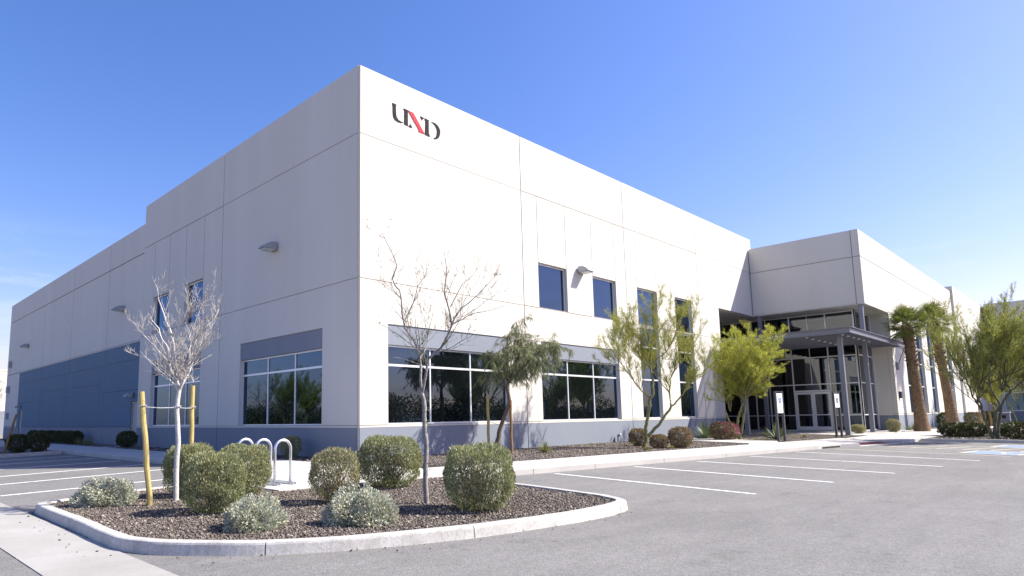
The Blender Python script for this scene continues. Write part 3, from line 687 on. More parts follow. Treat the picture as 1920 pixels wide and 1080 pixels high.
# --- entrance tower
HT = 11.86; ZS = 7.41
panel(FT, 0.03, 5.89, 10.22, HT, gap=BIG); panel(FT, 0.03, 5.89, ZS, 10.22, gap=BIG)
panel(FT, 5.89, 6.28, 10.22, HT, gap=BIG); panel(FT, 5.89, 6.28, ZS, 10.22, gap=BIG)
XF = [31.37, 39.39, 47.16, 54.95, 61.1]
holesF = [(31.0, 36.88, -1, ZS-.0)] + [(x, x+1.95, ZB, 7.45) for x in (40.45, 44.35, 48.25, 52.15, 56.0)]
for i in range(4):
    a, b = XF[i], XF[i+1]
    panel(FF, a, b, 10.22, HT, holes=holesF, gap=BIG); 
    if i == 0: panel(FF, a, b, ZB, 10.22, holes=holesF, gap=BIG)
    else:
        inner = [x for h in holesF[1:] for x in (h[0], h[1]) if a + .3 < x < b - .3]
        cuts = [a] + inner + [b]
        for p, q in zip(cuts[:-1], cuts[1:]): panel(FF, p + (BIG-FINE if p == a else 0), q - (BIG-FINE if q == b else 0), Z2, 10.22-(BIG-FINE), holes=holesF, gap=FINE)
        panel(FF, a, b, ZB, Z2, holes=holesF, gap=BIG)
    panel(FF, a, b, ZW, ZB, holes=holesF[:1], gap=BIG, gz=.006, name='sill_band'); panel(FF, a, b, -.3, ZW, mat='navy', holes=holesF[:1], gap=BIG, gz=.002, name='base_panel')
for h in holesF[1:]: window(FF, h[0]+.01, h[1]-.01, ZB+.012, 7.44, (), (2.9, 4.52, 5.5))
m = MB()
fbox(m, FT, 0.05, 6.2, 10.18, 10.26, -.06, -.021); fbox(m, FT, 5.85, 5.93, ZS+.02, HT-.02, -.06, -.02); fbox(m, FF, 31.45, 61, 10.18, 10.26, -.06, -.022)
for x in XF[1:4]: fbox(m, FF, x-.04, x+.04, -.3, HT-.02, -.06, -.02)
fbox(m, FF, 37.0, 61, Z2-.04, Z2+.04, -.07, -.023)
fbox(m, FF, 37.0, 61, ZW-.02, ZB+.012, -.07, -.024)
m.build('joint_backing', M['seal'], bld)['kind'] = 'stuff'
# pier returning beside the porch, and the soffit
m = MB(); fbox(m, Frame((36.88, 0, 0), (0, 1, 0), (-1, 0, 0)), -6.02, -5.10, ZW, ZS-.01, -.22, 0); m.build('pier', M['wall'], bld)
m = MB(); fbox(m, Frame((36.88, 0, 0), (0, 1, 0), (-1, 0, 0)), -6.02, -5.10, -.3, ZW-.003, -.22, 0); m.build('base_panel', M['navy'], bld)
sof = MB().prism([(26.25, 0.24), (31.40, 0.24), (31.40, -6.24), (36.86, -6.24), (36.86, 5.9), (26.25, 5.9)], ZS-.03, ZS+.012).build('soffit', M['wall'], bld)
m = MB().box(26.02, 26.22, 0.26, 5.9, -.3, ZS-.04).build('porch_side_wall', M['wall'], bld)
for (x, y_) in ((32.3, -1.4), (32.3, -3.9), (29.0, 1.5), (34.9, -5.75), (32.3, 1.0)):
    m = MB(); m.tube([(x, y_, ZS-.045), (x, y_, ZS-.028)], 0.10, 14); m.build('downlight', M['alu'], sof)
# glazed screen of the entrance: x = 33.35 looking left, returning along y = -5.24
XG, YG = 33.35, -5.24
FG = Frame((XG, 0, 0), (0, -1, 0), (-1, 0, 0)); FGR = Frame((0, YG, 0), (1, 0, 0), (0, -1, 0))
def screen(f, ss, zs, thin=(), skip=None, s_end_bar=True, dim=0.06):
    m = MB(); h = dim/2
    for s in ss: fbox(m, f, s-h, s+h, 0.02, ZS-.035, -.13, 0)
    for s, z0, z1 in thin: fbox(m, f, s-.018, s+.018, z0, z1, -.11, -.04)
    for z in zs:
        for a, b in zip(ss[:-1], ss[1:]):
            if skip and skip(a, b, z): continue
            fbox(m, f, a+h, b-h, z-h, z+h, -.125, 0.012)
    fr = m.build('curtain_wall_frame', M['alu'], bld)
    for a, b in zip(ss[:-1], ss[1:]):
        for c, d in zip(zs[:-1], zs[1:]):
            if skip and skip(a, b, (c+d)/2): continue
            k = MB(); fbox(k, f, a+.02, b-.02, c+.02, d-.02, -.075, -.060); k.build('pane', M['lobbyglass'], fr)
    return fr
zs = [0.06, 1.0, 2.93, 4.62, 7.33]
ss = [-5.6, -3.6, -1.9, -0.9, 0.0, 1.48, 3.60, 5.21]
screen(FG, ss, zs, thin=[(2.55, 4.65, 7.3), (2.55, 2.96, 4.6)], skip=lambda a, b, z: (a == 1.48 and z < 2.5))
screen(FGR, [33.38, 35.1, 36.84], zs)
# double entrance doors
for a, b, hs in ((1.53, 2.535, 1), (2.545, 3.55, -1)):
    m = MB(); t = 0.115
    fbox(m, FG, a, a+t, .05, 2.45, -.10, -.03); fbox(m, FG, b-t, b, .05, 2.45, -.10, -.03); fbox(m, FG, a+t, b-t, .05, .30, -.10, -.03); fbox(m, FG, a+t, b-t, 2.32, 2.45, -.10, -.03); fbox(m, FG, a+t, b-t, 1.0, 1.05, -.09, -.04)
    d = m.build('entrance_door', M['alu'], bld)
    k = MB(); fbox(k, FG, a+t-.01, b-t+.01, .29, 2.33, -.07, -.058); k.build('pane', M['lobbyglass'], d)
    hx = b-.06 if hs > 0 else a+.06
    k = MB(); k.tube([FG.p(hx, 0.98, -.03), FG.p(hx, .98, .05), FG.p(hx, 1.32, .05), FG.p(hx, 1.32, -.03)], .014, 8); k.build('pull_handle', M['metal'], d)
m = MB(); fbox(m, FG, 1.51, 3.57, 2.47, 2.57, -.12, .005); m.build('door_head', M['alu'], bld)
k = MB(); fbox(k, FG, 1.52, 3.56, 2.58, 2.90, -.075, -.06); k.build('pane', M['lobbyglass'], bld)
# dim lobby behind the glass
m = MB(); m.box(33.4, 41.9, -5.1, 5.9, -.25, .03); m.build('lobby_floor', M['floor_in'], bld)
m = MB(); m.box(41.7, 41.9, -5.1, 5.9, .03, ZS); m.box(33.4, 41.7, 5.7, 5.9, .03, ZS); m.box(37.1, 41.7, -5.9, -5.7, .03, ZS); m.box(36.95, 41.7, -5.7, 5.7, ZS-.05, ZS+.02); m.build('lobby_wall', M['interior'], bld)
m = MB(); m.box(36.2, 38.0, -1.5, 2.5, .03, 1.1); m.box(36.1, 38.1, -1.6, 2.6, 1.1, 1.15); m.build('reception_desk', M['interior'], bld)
# steel columns of the porch
def column(x, y_, z0, z1, w=0.15):
    m = MB(); m.box(x-w, x+w, y_-w, y_-w+.03, z0, z1); m.box(x-w, x+w, y_+w-.03, y_+w, z0, z1); m.box(x-.05, x+.05, y_-w+.03, y_+w-.03, z0, z1)
    return m
def tubecol(x, y_, z0, z1, w=0.11):
    m = MB(); m.box(x-w, x+w, y_-w, y_+w, z0, z1); m.box(x-w-.08, x+w+.08, y_-w-.08, y_+w+.08, z0, z0+.03); return m
tubecol(31.60, -6.02, 0.0, ZS-.03).build('porch_column', M['steel'], bld, bevel=0.01)
tubecol(31.60, -0.35, 0.0, ZS-.03).build('porch_column', M['steel'], bld, bevel=0.01)
# flat entrance canopy
CX0, CX1, CY0, CY1, CZ0, CZ1 = 25.2, 37.6, -6.92, -0.4, 5.12, 5.42
can = MB().box(CX0+.14, CX1, CY0+.14, CY1, CZ1-.10, CZ1-.04).build('canopy', M['deck'], bld)
def channel(x0, x1, y0, y1):
    m = MB(); m.box(x0, x1, y0, y1, CZ0, CZ1); return m
m = MB(); m.box(CX0, CX0+.02, CY0, CY1, CZ0, CZ1); m.box(CX0-.10, CX0, CY0-.1, CY1, CZ1-.025, CZ1); m.box(CX0-.07, CX0, CY0-.07, CY1, CZ0, CZ0+.02); m.build('canopy_fascia', M['steel'], can)
m = MB(); m.box(CX0+.02, CX1, CY0, CY0+.02, CZ0, CZ1-.002); m.box(CX0, CX1, CY0-.10, CY0, CZ1-.024, CZ1-.001); m.box(CX0, CX1, CY0-.07, CY0, CZ0+.001, CZ0+.021); m.build('canopy_fascia', M['steel'], can)
for k in range(12):
    x = CX0 + .6 + k*1.02
    m = MB(); m.box(x-.04, x+.04, CY0+.03, CY1, CZ0+.06, CZ1-.105); m.build('canopy_rib', M['steel'], can)
for k in range(6):
    for y_ in (-6.3, -4.6):
        m = MB(); m.tube([(CX0+1.1+k*1.02, y_, CZ0+.02), (CX0+1.1+k*1.02, y_, CZ0+.07)], .07, 10); m.build('canopy_light', M['alu'], can)
for (x, y_) in ((26.30, -6.15), (26.30, -1.15)):
    tubecol(x, y_, 0.0, CZ1-.11).build('canopy_column', M['steel'], can, bevel=0.01)
m = MB(); m.tube([(37.4, -6.8, CZ0-.02), (37.6, -6.35, 4.0)], .03, 8); m.box(37.45, 37.65, -6.34, -6.28, 3.8, 4.3); m.build('canopy_strut', M['steel'], can)
# taller right-hand wing beyond
FW = Frame((0, -6.46, 0), (1, 0, 0), (0, -1, 0)); FWL = Frame((78, 0, 0), (0, -1, 0), (-1, 0, 0))
for a, b in ((61.1, 69.5), (69.57, 78.0)):
    panel(FW, a-.06, b, ZW, 12.3, gap=.004, depth=.6); panel(FW, a-.06, b, -.3, ZW, mat='navy', gap=.004, gz=.002, name='base_panel', depth=.6)
    m = MB(); fbox(m, FW, a+.02, b-.02, -.3, 12.25, -.62, -.1); m.build('wall_core', M['interior'], bld)
for a, b in ((6.7, 14.0), (14.0, 22.0), (22.0, 32.0)):
    panel(FWL, a, b, 4.2, 12.5, gap=BIG); panel(FWL, a, b, ZW, 4.2, holes=[(a+.8, b-.8, ZB, 3.6)], gap=BIG); panel(FWL, a, b, -.3, ZW, mat='navy', gap=BIG, gz=.002, name='base_panel')
    n = 3; st = (b-a-1.6)/n
    window(FWL, a+.81, b-.81, ZB+.01, 3.59, tuple(a+.8+st*k for k in range(1, n)), (2.9,))
MB().box(78.3, 96, -32, -6.4, -.3, 12.2).build('wall_core', M['interior'], bld)
# small boxes on the tower pier and front
for (x, z, w, h, name) in ((37.6, 4.0, .10, .45, 'wall_sconce'), (37.55, 2.2, .12, .42, 'intercom_box'), (38.2, 5.75, .14, .5, 'wall_sconce')):
    m = MB(); fbox(m, FF, x-w, x+w, z-h/2, z+h/2, 0.0, 0.14); m.build(name, M['lamp'] if 'sconce' in name else M['signdark'], bld)
m = MB(); m.tube([(14.3, -.12, .02), (14.3, -.12, .32)], .05, 8); m.tube([(14.3, -.12, .28), (14.3, -.25, .34)], .06, 8); m.build('hose_bib', M['lamp'], bld)

# lettering on the front: separate flat-cut letters standing off the wall
LET = {
 'u_stroke': ('black', [(1.37,11.73),(1.55,11.72),(1.52,11.65),(1.53,11.39),(1.55,11.29),(1.63,11.21),(1.74,11.18),(1.86,11.2),(1.77,11.15),(1.62,11.14),(1.49,11.17),(1.42,11.26),(1.4,11.42),(1.4,11.63)]),
 'upright_stroke': ('black', [(1.87,11.7),(2.07,11.69),(2.05,11.63),(2.05,11.17),(2.06,11.13),(1.89,11.15),(1.905,11.2),(1.91,11.63)]),
 'serif': ('black', [(2.16,11.23),(2.25,11.12),(2.08,11.13),(2.14,11.18)]),
 'diagonal_stroke': ('red', [(2.08,11.69),(2.30,11.68),(2.72,11.19),(2.82,11.08),(2.53,11.08),(2.56,11.13),(2.51,11.21),(2.34,11.39)]),
 'serif.001': ('black', [(2.63,11.67),(2.82,11.65),(2.75,11.61),(2.72,11.55),(2.68,11.6)]),
 'upright_stroke.001': ('black', [(2.84,11.66),(3.03,11.64),(3.02,11.58),(3.02,11.16),(3.08,11.05),(2.84,11.07),(2.86,11.13),(2.88,11.56)]),
 'd_bowl': ('black', [(3.16,11.63),(3.33,11.63),(3.44,11.59),(3.51,11.54),(3.565,11.46),(3.58,11.39),(3.57,11.3),(3.55,11.23),(3.51,11.15),(3.45,11.09),(3.32,11.04),(3.25,11.05),(3.36,11.11),(3.42,11.23),(3.44,11.39),(3.38,11.52),(3.27,11.6)]),
}
sgn = thing('wall_lettering', 'black and red UXD lettering high on the sunlit wall by the corner', 'sign', (1.37, 0, 11.04))
for k, (mt, poly) in LET.items():
    n = len(poly); vs = [(p[0]-1.37, -0.004, p[1]-11.04) for p in poly] + [(p[0]-1.37, -0.026, p[1]-11.04) for p in poly]
    fs = [tuple(range(n)), tuple(range(2*n-1, n-1, -1))] + [(i, n+i, n+(i+1) % n, (i+1) % n) for i in range(n)]
    MB().add(vs, fs).build(k.split('.')[0], M[mt], sgn)

# wall lamps: wedge housings with a ribbed lens below
def wall_lamp(f, s, z, label, group='wall lamps on the facades', sc=1.0):
    base = f.p(s, z, 0); t = thing('wall_lamp', label, 'lamp', base, group)
    rel = lambda p: (p[0]-base[0], p[1]-base[1], p[2]-base[2])
    prof = [(0.03, -0.13), (0.03, 0.10), (0.10, 0.15), (0.26, 0.14), (0.42, 0.06), (0.56, -0.07), (0.57, -0.10)]
    w = 0.25*sc; vs = []
    for sd in (-w, w): vs += [rel(f.p(s+sd*(1 - 0.12*(o > .4)), z+h*sc, o*sc)) for o, h in prof]
    n = len(prof); fs = [tuple(range(n)), tuple(range(2*n-1, n-1, -1))] + [(i, n+i, n+(i+1) % n, (i+1) % n) for i in range(n)]
    MB().add(vs, fs).build('housing', M['lamp'], t, bevel=0.006)
    m = MB()
    for k in range(7):
        o = .09 + k*.062
        a = [rel(f.p(s-w*.85, z-.122*sc, o*sc)), rel(f.p(s+w*.85, z-.122*sc, o*sc)), rel(f.p(s+w*.85, z-.12*sc, (o+.05)*sc)), rel(f.p(s-w*.85, z-.12*sc, (o+.05)*sc))]
        b = [(p[0], p[1], p[2]-.03*sc) for p in a]; m.add(a+b, [(0,1,2,3),(7,6,5,4),(0,4,5,1),(1,5,6,2),(2,6,7,3),(3,7,4,0)])
    m.build('lens', M['lens'], t)
    m = MB(); vs = [rel(f.p(s+a, z+c, o)) for c in (-.16*sc, .17*sc) for a, o in ((-.16*sc, 0), (.16*sc, 0), (.16*sc, .04), (-.16*sc, .04))]
    m.add(vs, [(3,2,1,0),(4,5,6,7),(0,1,5,4),(1,2,6,5),(2,3,7,6),(3,0,4,7)]); m.build('back_plate', M['lamp'], t)
    return t
wall_lamp(FL, 5.2, 7.55, 'wedge wall lamp above the large window on the shaded side')
wall_lamp(FL, 21.9, 7.45, 'wedge wall lamp left of the bare white tree on the shaded side')
wall_lamp(FL, 44.6, 7.43, 'farthest wedge wall lamp near the left end of the shaded side')
wall_lamp(FR, 12.05, 7.55, 'wedge wall lamp between two square upper windows on the sunlit front')
wall_lamp(FL, 19.75, 2.62, 'small hooded lamp over the nearer grey side door', sc=.72)
wall_lamp(FL, 45.9, 2.60, 'small hooded lamp over the far side door', sc=.72)
for (s, z, lab) in ((50.6, 6.34, 'upper small box on the far end of the shaded wall'), (50.8, 4.16, 'middle small box on the far end of the shaded wall'), (50.5, 1.9, 'lowest small box on the far end of the shaded wall')):
    b = FL.p(s, z, -.05); m = MB(); m.box(-.22, 0, -.2, .2, -.28, .28); m.box(-.24, -.22, -.17, .17, -.25, .25); o = m.build('electrical_box', M['lamp'], None, loc=b, bevel=.01)
    tag(o, lab, 'box', 'boxes at the far end of the side wall')

# pale building far beyond on the left
nb = thing('warehouse', 'pale distant warehouse at the left edge of the picture', 'building', (10, 92, 0))
MB().box(-5.5, 16, 0, 20, 3.0, 8.6).build('upper_wall', M['wall'], nb); MB().box(-5.5, 16, 0.02, 20, -.3, 2.99).build('base_wall', M['navy'], nb); MB().box(-5.55, 16.05, -.05, 20, 8.61, 8.8).build('coping', M['wall'], nb)

# ------------------------------------------------------------------ plants
RIGHT = np.array([0.72, -0.694, 0.0]); FWD = np.array([0.694, 0.72, 0.0]); UP = np.array([0, 0, 1.0])
def unit(v): return v/np.maximum(np.linalg.norm(v, axis=-1, keepdims=True), 1e-9)

class Wood:
    """branches collected as tapered tubes"""
    def __init__(s): s.V = []; s.Q = []; s.n = 0
    def add(s, pts, rad, sides=5):
        pts = np.asarray(pts, float); rad = np.asarray(rad, float); n = len(pts)
        t = unit(np.gradient(pts, axis=0)); ref = np.array([0.31, 0.23, 0.92]) if abs(t[0][2]) < 0.9 else np.array([0.9, 0.3, 0.1])
        u = unit(np.cross(t, ref)); w = np.cross(t, u)
        a = np.arange(sides)*2*np.pi/sides
        V = pts[:, None] + (u[:, None]*np.cos(a)[None, :, None] + w[:, None]*np.sin(a)[None, :, None])*rad[:, None, None]
        i = np.arange(n-1)[:, None]; k = np.arange(sides)[None]
        Q = np.stack([i*sides+k, i*sides+(k+1) % sides, (i+1)*sides+(k+1) % sides, (i+1)*sides+k], -1).reshape(-1, 4) + s.n
        s.V.append(V.reshape(-1, 3)); s.Q.append(Q); s.n += n*sides
    def build(s, name, mat, parent, smooth=True):
        return link(name, np_mesh(name, np.concatenate(s.V), np.concatenate(s.Q), smooth), parent, mat)

def leaves_mesh(name, P, D, L_, W_, cup=0.0):
    """rhombic leaves: base P, direction D, length, width"""
    n = len(P); D = unit(D); r = unit(rng.normal(size=(n, 3))); S = unit(np.cross(D, r))
    L_ = np.broadcast_to(L_, (n,))[:, None]; W_ = np.broadcast_to(W_, (n,))[:, None]
    V = np.stack([P, P + D*L_*0.5 + S*W_*0.5, P + D*L_, P + D*L_*0.5 - S*W_*0.5], 1).reshape(-1, 3)
    return np_mesh(name, V, np.arange(4*n).reshape(-1, 4))

def resample(pts, step=0.12):
    pts = np.asarray(pts, float); d = np.r_[0, np.cumsum(np.linalg.norm(np.diff(pts, axis=0), axis=1))]
    n = max(3, int(d[-1]/step)+1); t = np.linspace(0, d[-1], n)
    return np.stack([np.interp(t, d, pts[:, k]) for k in range(3)], 1), d[-1]

def smooth_poly(pts, n=5):
    c = catmull([tuple(p) for p in pts], n); return np.array([tuple(v) for v in c])

class TreeB:
    def __init__(s, thick=True): s.main = Wood(); s.twig = Wood(); s.tips = []    # tips: (pos, dir, level)
    def limb(s, pts, r0, r1, step=0.12, sides=7, wob=0.012):
        p, ln = resample(smooth_poly(pts), step); n = len(p)
        p[1:-1] += rng.normal(0, wob, (n-2, 3)); rad = np.linspace(r0, r1, n)
        s.main.add(p, rad, sides); return p, rad, ln
    def sprout(s, p, rad, dens, length, level, maxlevel, up=0.35, spread=0.9, t0=0.2, wander=0.18, shrink=0.5, minr=0.0022, droop=0.0, taper=0.6, sub=1.0, seg=6):
        """side shoots along a limb, repeated on the shoots"""
        d = np.linalg.norm(np.diff(p, axis=0), axis=1).sum(); cnt = rng.poisson(dens*d*(1-t0)) + (1 if level > 1 else 0)
        n = len(p)
        for _ in range(cnt):
            t = t0 + (1-t0)*rng.random(); i = min(int(t*(n-1)), n-2)
            tan = unit(p[i+1]-p[i]); side = unit(np.cross(tan, rng.normal(size=3)))
            dr = unit(tan*(1.0-spread*0.5) + side*spread + UP*up*rng.uniform(0.3, 1.3))
            ln = length*rng.uniform(0.45, 1.15)*(1.1-0.45*t)
            r = max(min(rad[i]*taper, 0.010 if level > 1 else 0.018), minr)
            q = [p[i]]; dd = dr.copy()
            for k in range(seg):
                dd = unit(dd + rng.normal(0, wander, 3) + UP*(up*0.12 - droop)); q.append(q[-1] + dd*ln/seg)
            q = np.array(q); rr = np.linspace(r, max(r*0.35, minr*0.7), seg+1)
            s.twig.add(q, rr, 3 if level > 1 or r < .008 else 4)
            s.tips.append((q, level))
            if level < maxlevel: s.sprout(q, rr, dens*1.9*sub, ln*shrink, level+1, maxlevel, up, spread, 0.15, wander, shrink, minr, droop, taper, sub, max(3, seg-2))
    def leaf_points(s, per_m, levels=None):
        P = []; D = []
        for q, lv in s.tips:
            if levels and lv not in levels: continue
            ln = np.linalg.norm(np.diff(q, axis=0), axis=1).sum(); c = rng.poisson(per_m*ln)
            if c == 0: continue
            t = rng.random(c)*(len(q)-1); i = np.minimum(t.astype(int), len(q)-2); f = (t-i)[:, None]
            P.append(q[i]*(1-f) + q[i+1]*f); D.append(unit(q[i+1]-q[i]))
        return np.concatenate(P), np.concatenate(D)

def tracer(u0, v0, s):
    """points of a limb given as (across, up, away) steps from the foot of the trunk, in units of s metres"""
    def f(pts): return [tuple(RIGHT*(a[0]-u0)*s + UP*(v0-a[1])*s + FWD*(a[2] if len(a) > 2 else 0.0)) for a in pts]
    return f

# ---- bare white-barked tree on the island
T = tracer(330, 935, .0084); tb = TreeB()
tb.limb(T([(330,942),(330,925),(329,880),(331,820),(328,790),(326,765),(327,745),(329,728)]), .044, .034, sides=10, wob=.003)
limbs = [
 (T([(329,730),(318,705,.05),(306,690,.10),(300,672,.15),(293,643,.2),(275,625,.3),(265,600,.35),(250,587,.4),(238,570,.45)]), .026),
 (T([(328,728),(323,693,-.05),(322,658,-.1),(319,627,-.12),(310,608,-.15),(303,583,-.2),(297,562,-.22),(290,530,-.25)]), .027),
 (T([(319,627,-.12),(333,610,-.2),(352,592,-.3),(373,572,-.38),(397,557,-.42),(413,535,-.45)]), .014),
 (T([(329,730),(344,697,-.08),(352,670,-.1),(362,637,-.12),(370,617,-.1),(392,595,-.05),(400,572,0)]), .026),
 (T([(347,685,-.09),(362,675,-.2),(378,652,-.3),(397,635,-.35),(411,614,-.4)]), .016),
 (T([(350,672,-.1),(343,640,.1),(335,620,.2),(345,590,.25),(353,557,.3)]), .014),
 (T([(300,675,.14),(290,657,0),(275,637,-.1),(262,618,-.2),(250,600,-.25)]), .013),
 (T([(329,729),(335,700,.2),(338,670,.35),(346,640,.45),(350,610,.5)]), .018),
 (T([(328,730),(316,706,-.2),(305,690,-.4),(292,672,-.5),(282,660,-.55)]), .015),
 (T([(336,712,-.05),(352,705,-.25),(368,706,-.35),(374,716,-.4),(368,728,-.42)]), .008),
 (T([(325,715),(300,700,.2),(285,690,.3),(270,680,.3)]), .008),
]
t1 = thing('bare_tree', 'leafless white-barked young tree tied between two poles on the island', 'tree', (-7.57, -5.52, -.03))
for pts, r in limbs:
    p, rad, ln = tb.limb(pts, r, max(r*.22, .0035), sides=6, wob=.006)
    tb.sprout(p, rad, 11, .52, 1, 3, up=.55, spread=.75, t0=.10, wander=.08, shrink=.50, minr=.0021, sub=.66, taper=.42)
tb.main.build('trunk', M['bark_white'], t1); tb.twig.build('crown', M['twig_white'], t1)

# ---- thin tree with a few fresh leaves
T = tracer(800, 940, .0077); tb = TreeB()
tb.limb(T([(800,948),(799,930),(797,890),(800,830),(796,790),(798,758),(794,742),(791,730)]), .040, .030, sides=10, wob=.003)
limbs = [
 (T([(792,734),(790,683,.05),(787,652,.1),(781,635,.12),(765,610,.18),(757,596,.2),(753,560,.2),(752,533,.2),(735,508,.25),(734,492,.25),(745,479,.2),(728,435,.2),(713,404,.25)]), .024),
 (T([(793,733),(800,704,-.05),(804,673,-.08),(819,656,-.1),(835,640,-.12),(852,606,-.2),(847,573,-.2),(839,535,-.2),(845,500,-.2),(840,462,-.2)]), .025),
 (T([(854,600,-.2),(865,581,-.3),(888,564,-.4),(910,545,-.45),(930,525,-.5),(944,510,-.5)]), .011),
 (T([(850,570,-.2),(874,525,-.1),(886,510,0),(905,490,.05),(914,461,.1)]), .010),
 (T([(852,603,-.2),(880,582,0),(905,565,.1),(947,533,.15)]), .009),
 (T([(850,606,-.2),(880,592,-.4),(905,588,-.5),(957,577,-.6)]), .008),
 (T([(757,590,.2),(769,562,.3),(780,535,.35),(782,517,.4),(799,490,.45),(804,452,.5)]), .012),
 (T([(789,665,.07),(800,640,.25),(805,610,.4),(812,580,.45),(818,540,.5)]), .012),
 (T([(787,652,.1),(775,640,-.1),(745,620,-.3),(720,606,-.4),(700,596,-.45)]), .010),
 (T([(752,545,.2),(735,530,.0),(715,520,-.1),(700,505,-.15)]), .006),
 (T([(819,656,-.1),(845,652,-.3),(870,640,-.4),(890,630,-.5)]), .009),
 (T([(803,690,-.06),(785,680,-.3),(765,672,-.4),(740,668,-.45)]), .008),
]
t2 = thing('sparse_tree', 'slim grey-trunked tree with thin bare twigs and a few green leaves on the island', 'tree', (-5.26, -8.85, -.03))
leafP = []
for pts, r in limbs:
    p, rad, ln = tb.limb(pts, r, max(r*.2, .0022), sides=6, wob=.006)
    tb.sprout(p, rad, 6, .66, 1, 3, up=.45, spread=.72, t0=.1, wander=.09, shrink=.55, minr=.0021, sub=.62, taper=.42)
tb.main.build('trunk', M['bark_grey'], t2); tb.twig.build('crown', M['twig_grey'], t2)
P, D = tb.leaf_points(9); k = rng.random(len(P)) < np.clip(1.25 - (P[:, 2]-1.3)/1.35, 0.06, 1)
P, D = P[k], D[k]
tr_p = np.array([T([(798+rng.uniform(-5, 8), v)])[0] for v in rng.uniform(745, 890, 60)]); tr_d = unit(rng.normal(size=(60, 3)))
P = np.concatenate([P, tr_p]); D = np.concatenate([D, tr_d])
link('leaves', leaves_mesh('leaves', P, D + rng.normal(0, .7, P.shape), rng.uniform(.02, .045, len(P)), rng.uniform(.012, .026, len(P))), t2, M['fresh'])

# ---- weeping acacia by the front windows
T = tracer(930, 846, .018); tb = TreeB()
tb.limb(T([(929,852),(930,843),(934,820),(944,787),(953,765),(958,750),(955,733),(953,725),(958,712)]), .085, .055, sides=10, wob=.008)
limbs = [T([(957,718),(968,690,.1),(980,655,.2),(986,630,.2),(988,605,.2)]), T([(957,716),(955,690,-.3),(950,665,-.5),(944,642,-.6)]), T([(958,714),(985,680,.3),(1010,652,.6),(1035,642,.8),(1058,642,.9),(1075,648,1.0)]),
         T([(958,716),(975,695,-.4),(1000,670,-.8),(1025,655,-1.0),(1045,655,-1.1)]), T([(956,718),(965,680,.6),(975,650,1.0),(985,640,1.2)]), T([(957,715),(940,690,.3),(930,668,.5),(936,655,.6)]), T([(958,714),(990,660,0),(1005,636,0),(1020,632,0)]), T([(970,680),(982,640,0),(984,610,0),(978,592,.1)])]
t3 = thing('weeping_acacia', 'leaning brown-trunked tree with drooping grey-green foliage before the front windows', 'tree', (4.87, -1.17, .0))
for pts in limbs:
    p, rad, ln = tb.limb(pts, .036, .008, sides=6)
    tb.sprout(p, rad, 7.6, .95, 1, 2, up=.25, spread=.9, t0=.2, wander=.10, shrink=.75, minr=.004, droop=.30, sub=.8)
tb.main.build('trunk', M['bark_brown'], t3); tb.twig.build('twigs', M['bark_green'], t3)['kind'] = 'stuff'
P, D = tb.leaf_points(95)
D = D*.6 + rng.normal(0, .33, P.shape) - UP*.75
link('crown', leaves_mesh('crown', P, D, rng.uniform(.10, .24, len(P)), rng.uniform(.008, .014, len(P))), t3, M['acacia'])

# ---- palo verde trees
def palo(name, label, loc, trunks, limbs, mat, bark, dens, per_m, length, lw=(.05, .11, .008, .014), levels=3, up=.5, spread=.8, r0=.06, r1=.045, minr=.004, t0=.15, sub=1.0):
    tb = TreeB(); o = thing(name, label, 'tree', loc)
    for pts, ra, rb in trunks: tb.limb(pts, ra*.88, rb*.8, sides=9, wob=.012)
    for pts, ra in limbs:
        p, rad, ln = tb.limb(pts, ra*.78, ra*.18, sides=6, wob=.015)
        tb.sprout(p, rad, dens, length, 1, levels, up=up, spread=spread, t0=t0, wander=.09, shrink=.58, minr=minr, sub=sub)
    tb.main.build('trunk', M[bark], o); tb.twig.build('twigs', M[bark], o)['kind'] = 'stuff'
    P, D = tb.leaf_points(per_m, (2, 3))
    P = P + rng.normal(0, .025, P.shape); D = D*.8 + rng.normal(0, .40, P.shape) + UP*.30
    link('crown', leaves_mesh('crown', P, D, rng.uniform(lw[0], lw[1], len(P)), rng.uniform(lw[2], lw[3], len(P))), o, M[mat])
    return o

